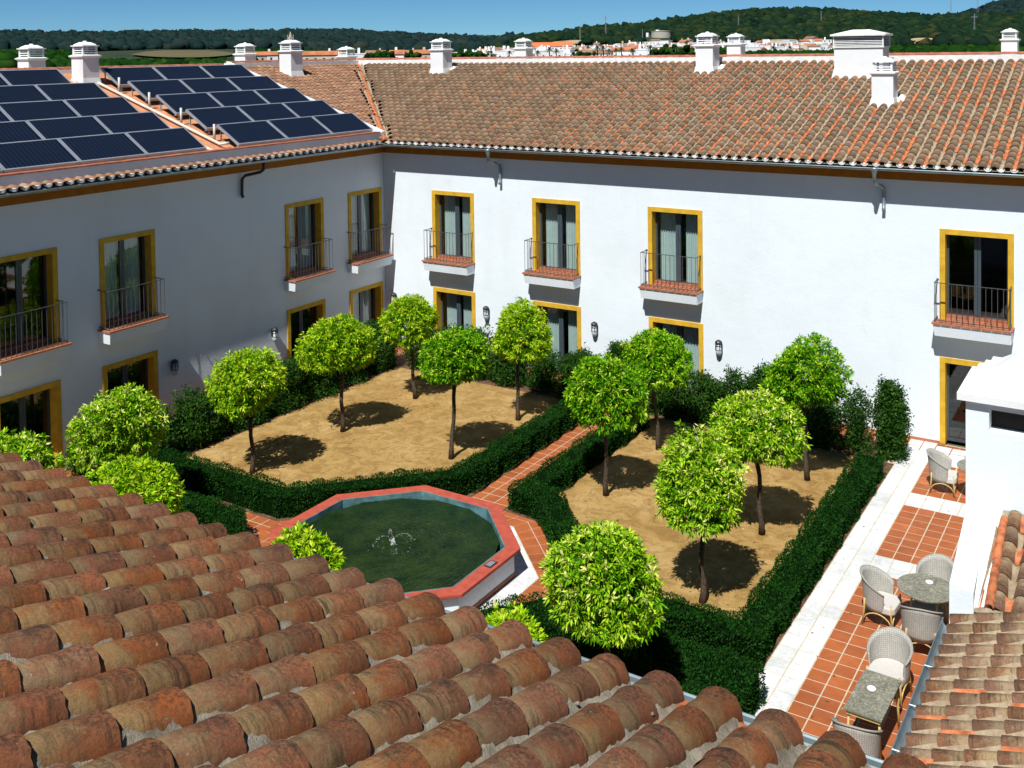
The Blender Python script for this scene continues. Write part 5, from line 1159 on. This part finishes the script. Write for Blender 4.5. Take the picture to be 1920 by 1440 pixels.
# ================================================================= terrace furniture
def shell(radx, rady, seat_z, rim, n_=28, span=1.28*math.pi, flare=0.16):
    """woven wrap-round back: inner wall rising from the seat to a curved rim. open towards +y"""
    V = []; UV = []; F = []; rows = 7
    for i in range(rows+1):
        f_ = i/rows
        for k in range(n_+1):
            a = -math.pi/2+(k/n_-0.5)*span; q = abs(k/n_-0.5)*2
            top = rim(q); z = 0.28+(top-0.28)*f_; s_ = 1+flare*(max(0, z-0.3)/0.5)**1.4-0.06*(f_ < 0.1)
            V.append((radx*s_*math.cos(a), rady*s_*math.sin(a), z)); UV.append((k/n_*1.2, z))
    for i in range(rows):
        for k in range(n_): a = i*(n_+1)+k; F.append((a, a+1, a+n_+2, a+n_+1))
    return np.array(V), np.array(UV), np.array(F)
def chair_proto():
    root = empty('wicker_armchair'); rim = lambda q: 0.86-0.26*(q**1.6)
    V, UV, F = shell(0.29, 0.29, 0.4, rim); o = bulk('back_shell', V, F, MT['wicker'], root, uv=UV, smooth=True)
    so = o.modifiers.new('thick', 'SOLIDIFY'); so.thickness = 0.022
    n_ = 28; rt = MB(); pts = [tuple(V[7*(n_+1)+k]) for k in range(n_+1)]; rt.tube(pts, 0.015, 6); ob(rt, 'rim', MT['wicker'], root, smooth=True)
    # seat and front apron
    st = MB(); poly = [(0.27*math.cos(t), 0.27*math.sin(t)) for t in np.linspace(math.pi*0.98, 2.02*math.pi, 16)]+[(0.27, 0.22), (0.20, 0.29), (-0.20, 0.29), (-0.27, 0.22)]
    st.prism(poly, 0.28, 0.41); me = st.mesh('seat', MT['cushion']); so_ = put('seat', me, root); uvl = me.uv_layers.new(name='uv')
    for lp_ in me.loops: v = me.vertices[lp_.vertex_index].co; uvl.data[lp_.index].uv = (v.x, v.y+v.z)
    bv = so_.modifiers.new('bevel', 'BEVEL'); bv.width = 0.03; bv.segments = 3
    for sx, sy, bx_, by_ in ((-1, 1, 0.25, 0.24), (1, 1, 0.25, 0.24), (-1, -1, 0.22, -0.22), (1, -1, 0.22, -0.22)):
        lg = MB(); lg.tube([(sx*bx_, by_, 0.45), (sx*bx_*1.02, by_, 0.30), (sx*bx_*1.12, by_*1.12, 0.0)], 0.017, 7); ob(lg, 'leg', MT['cane'], root, smooth=True)
    for a0, a1 in (((-0.27, 0.26), (0.27, 0.26)), ((-0.24, -0.24), (0.24, -0.24)), ((-0.26, -0.24), (-0.27, 0.26)), ((0.26, -0.24), (0.27, 0.26))):
        br = MB(); pts = []
        for q in range(9): t = q/8; pts.append((a0[0]*(1-t)+a1[0]*t, a0[1]*(1-t)+a1[1]*t, 0.08+0.18*math.sin(math.pi*t)**0.5)); 
        br.tube(pts, 0.011, 6); ob(br, 'brace', MT['cane'], root, smooth=True)
    return root
cpn = chair_proto(); first = True
# rz: chair opens towards local +y
for x, y, deg, lab in (
    (-4.08, 18.10, -95, 'grey wicker armchair on the marble side of the round table'),
    (-3.33, 17.55, 10, 'grey wicker armchair with its back to us, in front of the round table'),
    (-3.35, 18.95, 170, 'grey wicker armchair beyond the round table, beside the white tower'),
    (-3.52, 16.12, 172, 'grey wicker armchair with its pale seat in view, beyond the square cornered table'),
    (-3.50, 14.08, 6, 'grey wicker armchair nearest the bottom of the picture, back to us'),
    (-4.12, 24.22, -88, 'grey wicker armchair farthest away, near the last yellow framed door')):
    o = cpn if first else copy_tree(cpn); first = False; o.location = (x, y, 0.002); o.rotation_euler = (0, 0, R_(deg)); tag(o, lab, 'armchair', 'wicker armchairs on the terrace')
def table(x, y, kind, label, sx=0.52, sy=1.08, rz=0):
    t = empty('wicker_table', (x, y, 0.002), rz); tag(t, label, 'table', 'wicker tables on the terrace'); z = 0.72
    tp = MB()
    if kind == 'round': tp.lathe([(0.455, z-0.035), (0.475, z-0.02), (0.475, z-0.005), (0.46, z)], 0, 0, 40)
    else: tp.prism([(-sx/2, -sy/2), (sx/2, -sy/2), (sx/2, sy/2), (-sx/2, sy/2)], z-0.03, z)
    me = tp.mesh('table_top', MT['tabletop']); put('table_top', me, t); u = me.uv_layers.new(name='uv')
    for lp_ in me.loops: v = me.vertices[lp_.vertex_index].co; u.data[lp_.index].uv = (v.x, v.y+v.z)
    legs = [(0.30*math.cos(a), 0.30*math.sin(a)) for a in (0.8, 2.37, 3.94, 5.5)] if kind == 'round' else [(a*(sx/2-0.04), b2*(sy/2-0.05)) for a in (-1, 1) for b2 in (-1, 1)]
    for lx, ly in legs:
        lg = MB(); lg.tube([(lx*0.93, ly*0.93, z-0.03), (lx, ly, 0.3), (lx*1.05, ly*1.05, 0)], 0.018, 7); ob(lg, 'leg', MT['cane'], t, smooth=True)
    sk = MB()
    if kind == 'round': sk.lathe([(0.36, z-0.10), (0.37, z-0.035)], 0, 0, 30); sk.lathe([(0.30, 0.30), (0.30, 0.32)], 0, 0, 20)
    else:
        for zz in (z-0.09,): sk.box(-sx/2+0.03, -sy/2+0.03, zz, sx/2-0.03, -sy/2+0.05, zz+0.05); sk.box(-sx/2+0.03, sy/2-0.05, zz, sx/2-0.03, sy/2-0.03, zz+0.05); sk.box(-sx/2+0.03, -sy/2+0.05, zz, -sx/2+0.05, sy/2-0.05, zz+0.05); sk.box(sx/2-0.05, -sy/2+0.05, zz, sx/2-0.03, sy/2-0.05, zz+0.05)
    ob(sk, 'apron', MT['cane'] if kind != 'round' else MT['wicker'], t)
table(-3.38, 18.27, 'round', 'round grey woven table with a white ashtray beside the white tower')
table(-3.46, 14.83, 'rect', 'rectangular grey woven table with a white ashtray between two armchairs', rz=R_(-2))
table(-3.35, 24.15, 'round', 'small grey woven table mostly hidden behind the white tower')
def ashtray(x, y, lab):
    mb = MB(); mb.lathe([(0.030, 0.0), (0.058, 0.002), (0.062, 0.030), (0.054, 0.034), (0.040, 0.030), (0.022, 0.018), (0.001, 0.017)], 0, 0, 20)
    o = ob(mb, 'ashtray', MT['porcelain'], smooth=True, loc=(x, y, 0.725)); tag(o, lab, 'ashtray')
ashtray(-3.36, 18.42, 'white round ashtray on the round grey table'); ashtray(-3.50, 14.90, 'white round ashtray on the rectangular grey table')

# ================================================================= far vegetation and town
def ico(sub=1):
    t = (1+5**.5)/2; v = [(-1, t, 0), (1, t, 0), (-1, -t, 0), (1, -t, 0), (0, -1, t), (0, 1, t), (0, -1, -t), (0, 1, -t), (t, 0, -1), (t, 0, 1), (-t, 0, -1), (-t, 0, 1)]
    f = [(0, 11, 5), (0, 5, 1), (0, 1, 7), (0, 7, 10), (0, 10, 11), (1, 5, 9), (5, 11, 4), (11, 10, 2), (10, 7, 6), (7, 1, 8), (3, 9, 4), (3, 4, 2), (3, 2, 6), (3, 6, 8), (3, 8, 9), (4, 9, 5), (2, 4, 11), (6, 2, 10), (8, 6, 7), (9, 8, 1)]
    v = [np.array(p)/np.linalg.norm(p) for p in v]
    for _ in range(sub):
        nf = []; c = {}
        def mid(a, b_):
            k = (min(a, b_), max(a, b_))
            if k not in c: m_ = v[a]+v[b_]; v.append(m_/np.linalg.norm(m_)); c[k] = len(v)-1
            return c[k]
        for a, b_, d in f: x, y, z = mid(a, b_), mid(b_, d), mid(d, a); nf += [(a, x, z), (b_, y, x), (d, z, y), (x, y, z)]
        f = nf
    return np.array(v), np.array(f)
IV, IF = ico(0)
def blobs(name, C, S_, mat, seed, label=None):
    g = np.random.default_rng(seed); n_ = len(C); nv = len(IV)
    V = IV[None]*(1+g.normal(0, 0.26, (n_, nv, 1)))*S_[:, None, :]+C[:, None, :]
    F = (IF[None]+(np.arange(n_)*nv)[:, None, None]).reshape(-1, 3)
    r = np.clip(np.repeat(g.random(n_), nv)*0.55+g.random(n_*nv)*0.45, 0, 1)
    o = bulk(name, V.reshape(-1, 3), F, MT[mat], rnd=r); o['kind'] = 'stuff'
    if label: o['label'] = label; o['category'] = 'woodland'
    return o
def wood(name, n_, pxr, dr, s0, mat, seed, label, cond=lambda p, d: True, lift=0.35):
    g = np.random.default_rng(seed); C = []; S_ = []
    while len(C) < n_:
        p = g.uniform(*pxr); d = g.uniform(dr[0]**1.0, dr[1]); 
        if not cond(p, d): continue
        q = at_px(p, d); s_ = s0*(0.55+0.8*g.random()**1.5); q[2] += s_*lift; C.append(q); S_.append((s_*1.15, s_*1.15, s_*0.9))
    return blobs(name, np.array(C), np.array(S_), mat, seed, label)
def infield(p, d): return 250 < p < 440 and 640 < d < 900
wood('far_pine_forest', 10000, (-260, 960), (850, 2650), 7, 'farforest', 1, 'haze tinted blue green forest covering the long low ridge on the left horizon', lambda p, d: not infield(p, d) and d > 1000-0.0*p)
wood('hill_oak_forest', 12000, (860, 2150), (850, 1480), 5.2, 'forest', 2, 'dark green oak wood covering the hill above the white town', lambda p, d: (p > 1600 or d > 1000) and not (1020 < p < 1100 and 985 < d < 1100) and not (1205 < p < 1270 and 985 < d < 1140) and not (1690 < p < 1770 and 860 < d < 985) and not (1425 < p < 1500 and d < 1040))
wood('second_hill_forest', 3500, (1700, 2250), (1600, 2250), 7, 'farforest', 3, 'dark wood on the separate hill at the upper right corner')
wood('valley_trees', 5000, (-250, 900), (430, 860), 2.9, 'treeline', 4, 'mid green trees in the valley behind the collectors', lambda p, d: not infield(p, d) and (p < 150 or p > 460 or d > 905) and (p < 470 or d > 620))
wood('near_treeline', 3200, (-200, 470), (330, 430), 1.9, 'treeline', 5, 'dense bright green trees rising just behind the left ridge')
wood('right_treeline', 2800, (1640, 2150), (480, 640), 2.6, 'treeline', 6, 'dense green trees behind the right end of the long ridge')
wood('town_edge_trees', 1500, (1370, 1640), (440, 540), 2.2, 'treeline', 7, 'band of dark green trees below the right end of the town')
def patch(name, mat, pts, label=None):
    V = []; n_ = len(pts)
    for p, d in pts: q = at_px(p, d); q[2] += 2.0; V.append(tuple(q))
    cx = tuple(np.mean(np.array(V), 0)); mb = MB(); mb.add([cx]+V, [(0, 1+k, 1+(k+1) % n_) for k in range(n_)]); o = struct(ob(mb, name, MT[mat])); return o
def gridpatch(name, mat, p0, p1, d0, d1, lift=1.2):
    V = []; nx, ny = 18, 8
    for i in range(nx+1):
        for j in range(ny+1):
            u, v = i/nx, j/ny; e = 1-abs(2*u-1)**3; p = p0+(p1-p0)*u; d = (d0+d1)/2+(d1-d0)/2*(2*v-1)*e; q = at_px(p, d); q[2] += lift; V.append(q)
    F = [(i*(ny+1)+j, (i+1)*(ny+1)+j, (i+1)*(ny+1)+j+1, i*(ny+1)+j+1) for i in range(nx) for j in range(ny)]
    return struct(bulk(name, V, F, MT[mat], smooth=True))
gridpatch('field', 'field', 245, 445, 640, 890)
gridpatch('earth_cutting', 'scar', 1022, 1098, 1000, 1085)
gridpatch('earth_cutting', 'scar', 1692, 1768, 865, 975)
gridpatch('earth_cutting', 'scar', 1425, 1500, 990, 1035)

# town -------------------------------------------------------------
gt = random.Random(5); hcount = 0
def house(px, d, w_, dp, h, roof, wallm, rz, label, group='houses of the white town'):
    q = at_px(px, d); t = empty('town_house', (q[0], q[1], q[2]-1), rz); tag(t, label, 'house', group)
    mb = MB(); mb.box(-w_/2, -dp/2, 0, w_/2, dp/2, h+1); ob(mb, 'wall', MT[wallm], t)
    r = MB(); z = h+1
    if roof == 'flat': r.box(-w_/2-0.1, -dp/2-0.1, z, w_/2+0.1, dp/2+0.1, z+0.5); ob(r, 'roof', MT[wallm], t)
    else:
        r.add([(-w_/2-0.3, -dp/2-0.4, z-0.05), (w_/2+0.3, -dp/2-0.4, z-0.05), (w_/2+0.3, dp/2+0.4, z-0.05), (-w_/2-0.3, dp/2+0.4, z-0.05), (-w_/2-0.3, 0, z+dp*0.22), (w_/2+0.3, 0, z+dp*0.22)],
              [(0, 1, 5, 4), (2, 3, 4, 5), (0, 4, 3), (1, 2, 5), (0, 3, 2, 1)]); ob(r, 'roof', MT[roof], t)
    nw = max(1, int(w_/3.6))
    for k in range(nw):
        for lv in range(2 if h > 5 else 1):
            m2 = MB(); x = -w_/2+(k+0.5)*w_/nw; zz = 2.0+lv*2.9; m2.box(x-0.5, -dp/2-0.06, zz, x+0.5, -dp/2+0.05, zz+1.3); ob(m2, 'window', MT['townwin'], t)
    if gt.random() < 0.5: m2 = MB(); x = gt.uniform(-0.3, 0.3)*w_; m2.box(x-0.5, 0, z+0.3, x+0.5, 1, z+dp*0.22+1.2); ob(m2, 'chimney', MT[wallm], t)
    return t
rown = ['lowest', 'second', 'third', 'fourth', 'fifth', 'sixth', 'seventh', 'eighth', 'ninth', 'top']
refs = [(825, 'first ridge chimney'), (980, 'low middle chimney'), (1110, 'pole on the hill'), (1230, 'water tank'), (1320, 'tall right chimney'), (1380, 'low right chimney'), (1615, 'louvred vent')]
def where(px):
    n_ = min(refs, key=lambda r: abs(r[0]-px)); side = 'left of' if px < n_[0] else 'right of'; return f'{side} the {n_[1]}'
seen = {}
def hl(base, px):
    s_ = base+' '+where(px); k = seen.get(s_, 0); seen[s_] = k+1
    adj = ['', 'narrow ', 'plain ', 'squat ', 'small ', 'broad ', 'tall ', 'bright ', 'pale ', 'boxy ', 'long ', 'neat ']
    return s_ if k == 0 else s_.replace('white', adj[min(k, 11)]+'white', 1)
for rowi, d in enumerate((530, 575, 620, 665, 710, 755, 800, 850, 900, 955)):
    px = 880+rowi*7
    pxe = (1290, 1310, 1340, 1370, 1420, 1470, 1540, 1575, 1575, 1560)[rowi]
    px = (874, 880, 885, 890, 905, 930, 1050, 1080, 1120, 1180)[rowi]
    while px < pxe:
        w_ = gt.uniform(5, 9.5)*(1.6 if gt.random() < 0.12 else 1); dd = d+gt.uniform(-24, 24); h = gt.choice((2.6, 3.0, 4.4, 5.0)); dp = gt.uniform(6, 9)
        roof = gt.choice(('townroof', 'flat', 'flat', 'flat', 'flat', 'flat', 'flat', 'townroof2')); wm = 'townwhite' if gt.random() < 0.93 else 'towncream'
        rz = -az(px)+gt.uniform(-0.7, 0.7)
        nm = {'flat': 'flat roofed', 'townroof': 'clay roofed', 'townroof2': 'old brown roofed'}[roof]
        lab = hl(f'{"white" if wm == "townwhite" else "cream white"} {nm} house, {rown[rowi]} row,', px)
        house(px, dd, w_, dp, h, roof, wm, rz, lab); px += w_/dd*FPX*gt.uniform(0.6, 1.0)
house(1035, 770, 30, 14, 6.5, 'brightroof', 'townwhite', -az(1035)+0.15, 'large white hall with a bright orange roof right of the small ridge chimney')
for px, d, w_, roof, wm, lab in ((480, 520, 9, 'townroof', 'towncream', 'low farmhouse with orange roof left of the finial topped chimney'), (505, 540, 7, 'townroof', 'townwhite', 'small orange roofed house right beside the left ridge chimney'),
    (600, 470, 15, 'townroof', 'towncream', 'long cream house with orange roof right of the finial topped chimney'), (622, 500, 9, 'townroof', 'townwhite', 'white house with orange roof above the tiled ridge, left of the corner chimney'),
    (672, 480, 8, 'flat', 'townwhite', 'white shed roofed house just right of the corner chimney'), (705, 640, 12, 'townroof2', 'towncream', 'brown roofed farmhouse among the valley trees'),
    (770, 640, 12, 'townroof2', 'towncream', 'second brown roofed farmhouse nearer the first ridge chimney'), (795, 470, 11, 'townroof', 'towncream', 'cream house with orange roof left of the first ridge chimney'), (850, 560, 12, 'flat', 'townwhite', 'white block right of the first ridge chimney'),
    (745, 440, 6, 'townroof', 'townwhite', 'small orange roofed house above the ridge in the valley')):
    house(px, d, w_, 8, 3.6, roof, wm, -az(px)+gt.uniform(-0.3, 0.3), lab, 'houses in the valley')
# water tank
q = at_px(1240, 1100); q[2] += 1.5; t = empty('water_tank', tuple(q)); tag(t, 'round concrete water tank on the hillside above the town', 'water tank')
mb = MB(); mb.lathe([(10.5, -9), (10.5, 4.4), (10.9, 4.5), (10.9, 5.0), (0.5, 5.5)], 0, 0, 40); ob(mb, 'tank_wall', MT['concrete'], t); mb = MB(); mb.box(-17, -1, -4, -14.4, 1.5, 3.5); ob(mb, 'valve_house', MT['townwhite'], t)
mb = MB(); mb.box(-3, -7, 5.0, 0, -4, 6.2); ob(mb, 'hatch', MT['townwhite'], t)
for px, d, h, lab in ((1088, 1060, 18, 'thin mast on the hill crest left of the pylon with the white cabinet'), (1136, 1060, 26, 'thin mast with a small white cabinet on the hill'), (1205, 1015, 13, 'thin mast beside the water tank'), (1783, 1320, 28, 'lattice pylon on the saddle between the hills'), (1833, 1700, 45, 'tall lattice pylon by the right hand hill'), (1827, 1000, 22, 'pylon standing in the wood at the right'), (1540, 1150, 18, 'slim pole in the wood above the town'), (1385, 1150, 16, 'slim pole in the wood near the hill top')):
    q = at_px(px, d); t = empty('lattice_mast', tuple(q)); tag(t, lab, 'mast', 'masts and pylons on the hills'); mb = MB(); b0 = 0.25*h/8
    for sx in (-1, 1):
        for sy in (-1, 1): mb.tube([(sx*b0, sy*b0, 0), (sx*b0*0.2, sy*b0*0.2, h)], 0.10, 4)
    for k in range(6): z = h*k/6; z2 = h*(k+1)/6; f1 = 1-0.8*k/6; f2 = 1-0.8*(k+1)/6; mb.tube([(-b0*f1, -b0*f1, z), (b0*f2, -b0*f2, z2)], 0.06, 3); mb.tube([(b0*f1, b0*f1, z), (-b0*f2, b0*f2, z2)], 0.06, 3)
    ob(mb, 'lattice', MT['mast'], t)
    if h > 20: mb = MB(); mb.box(-2.5, -0.1, h*0.86, 2.5, 0.1, h*0.88); ob(mb, 'crossarm', MT['mast'], t)
    if px == 1136: mb = MB(); mb.box(-1.2, -1, -1, 1.2, 1, 3.5); ob(mb, 'cabinet', MT['townwhite'], t)
# palms and round town trees
def palm_proto():
    t = empty('palm_tree'); mb = MB(); mb.tube([(0, 0, -1), (0.1, 0, 3), (0, 0.1, 6.5)], [0.35, 0.26, 0.24], 6); ob(mb, 'trunk', MT['bark'], t)
    V = []; F = []
    for k in range(26):
        a = k*2.4; el = 1.0-1.5*(k/26); p = np.array([0, 0.1, 6.5]); n_ = 5; L_ = 2.6
        for s_ in range(n_+1):
            f_ = s_/n_; r = L_*f_; z = math.sin(el)*r-1.3*f_*f_; wd = 0.38*(1-f_)+0.08; c = p+np.array([math.cos(a)*math.cos(el)*r, math.sin(a)*math.cos(el)*r, z]); sd_ = np.array([-math.sin(a), math.cos(a), 0.0])*wd
            V += [c-sd_, c+sd_]
        b0 = k*(n_+1)*2; F += [(b0+2*s_, b0+2*s_+1, b0+2*s_+3, b0+2*s_+2) for s_ in range(n_)]
    bulk('crown', V, F, MT['palm'], t, rnd=np.random.default_rng(3).random(len(V))); return t
pr = palm_proto(); first = True
for k, (px, d) in enumerate(((921, 410), (955, 400), (1008, 410), (1030, 405), (1043, 412), (1131, 400), (1142, 410), (1155, 405), (1165, 415), (1185, 400), (1188, 520), (1120, 410), (1220, 410), (1268, 395), (1450, 560), (1481, 560))):
    o = pr if first else copy_tree(pr); first = False; q = at_px(px, d); o.location = tuple(q); s_ = gt.uniform(0.6, 0.9); o.scale = (s_, s_, s_)
    tag(o, hl(f'{"tall" if s_ > 0.76 else "short"} white town palm', px).replace('white ', ''), 'palm tree', 'palm trees in the town')
for k, (px, d, s_) in enumerate(((1085, 480, 3.4), (1235, 470, 3.8), (1250, 470, 4.4), (1278, 465, 4.4), (1292, 470, 3.6), (1345, 470, 4.2), (1356, 465, 4.0), (1100, 520, 3.0), (893, 470, 3.6), (872, 470, 3.6), (852, 470, 3.2), (905, 480, 3.0), (720, 420, 4.0), (700, 430, 3.6), (770, 420, 3.4))):
    g = np.random.default_rng(200+k); q = at_px(px, d); t = empty('round_tree', tuple(q)); tag(t, hl('dark white town tree', px).replace('white ', ''), 'tree', 'round trees in the town')
    n_ = 14; C = g.normal(0, 0.42, (n_, 3))*np.array([s_, s_, s_*0.45])+np.array([0, 0, s_*0.75]); S_ = np.full((n_, 3), s_*0.33)*(0.8+0.5*g.random((n_, 1)))
    nv = len(IV); V = IV[None]*(1+g.normal(0, 0.15, (n_, nv, 1)))*S_[:, None, :]+C[:, None, :]
    bulk('crown', V.reshape(-1, 3), (IF[None]+(np.arange(n_)*nv)[:, None, None]).reshape(-1, 3), MT['treeline'], t, rnd=np.repeat(g.random(n_), nv))
    mb = MB(); mb.tube([(0, 0, -1), (0, 0, s_*0.6)], 0.3, 5); ob(mb, 'trunk', MT['bark'], t)
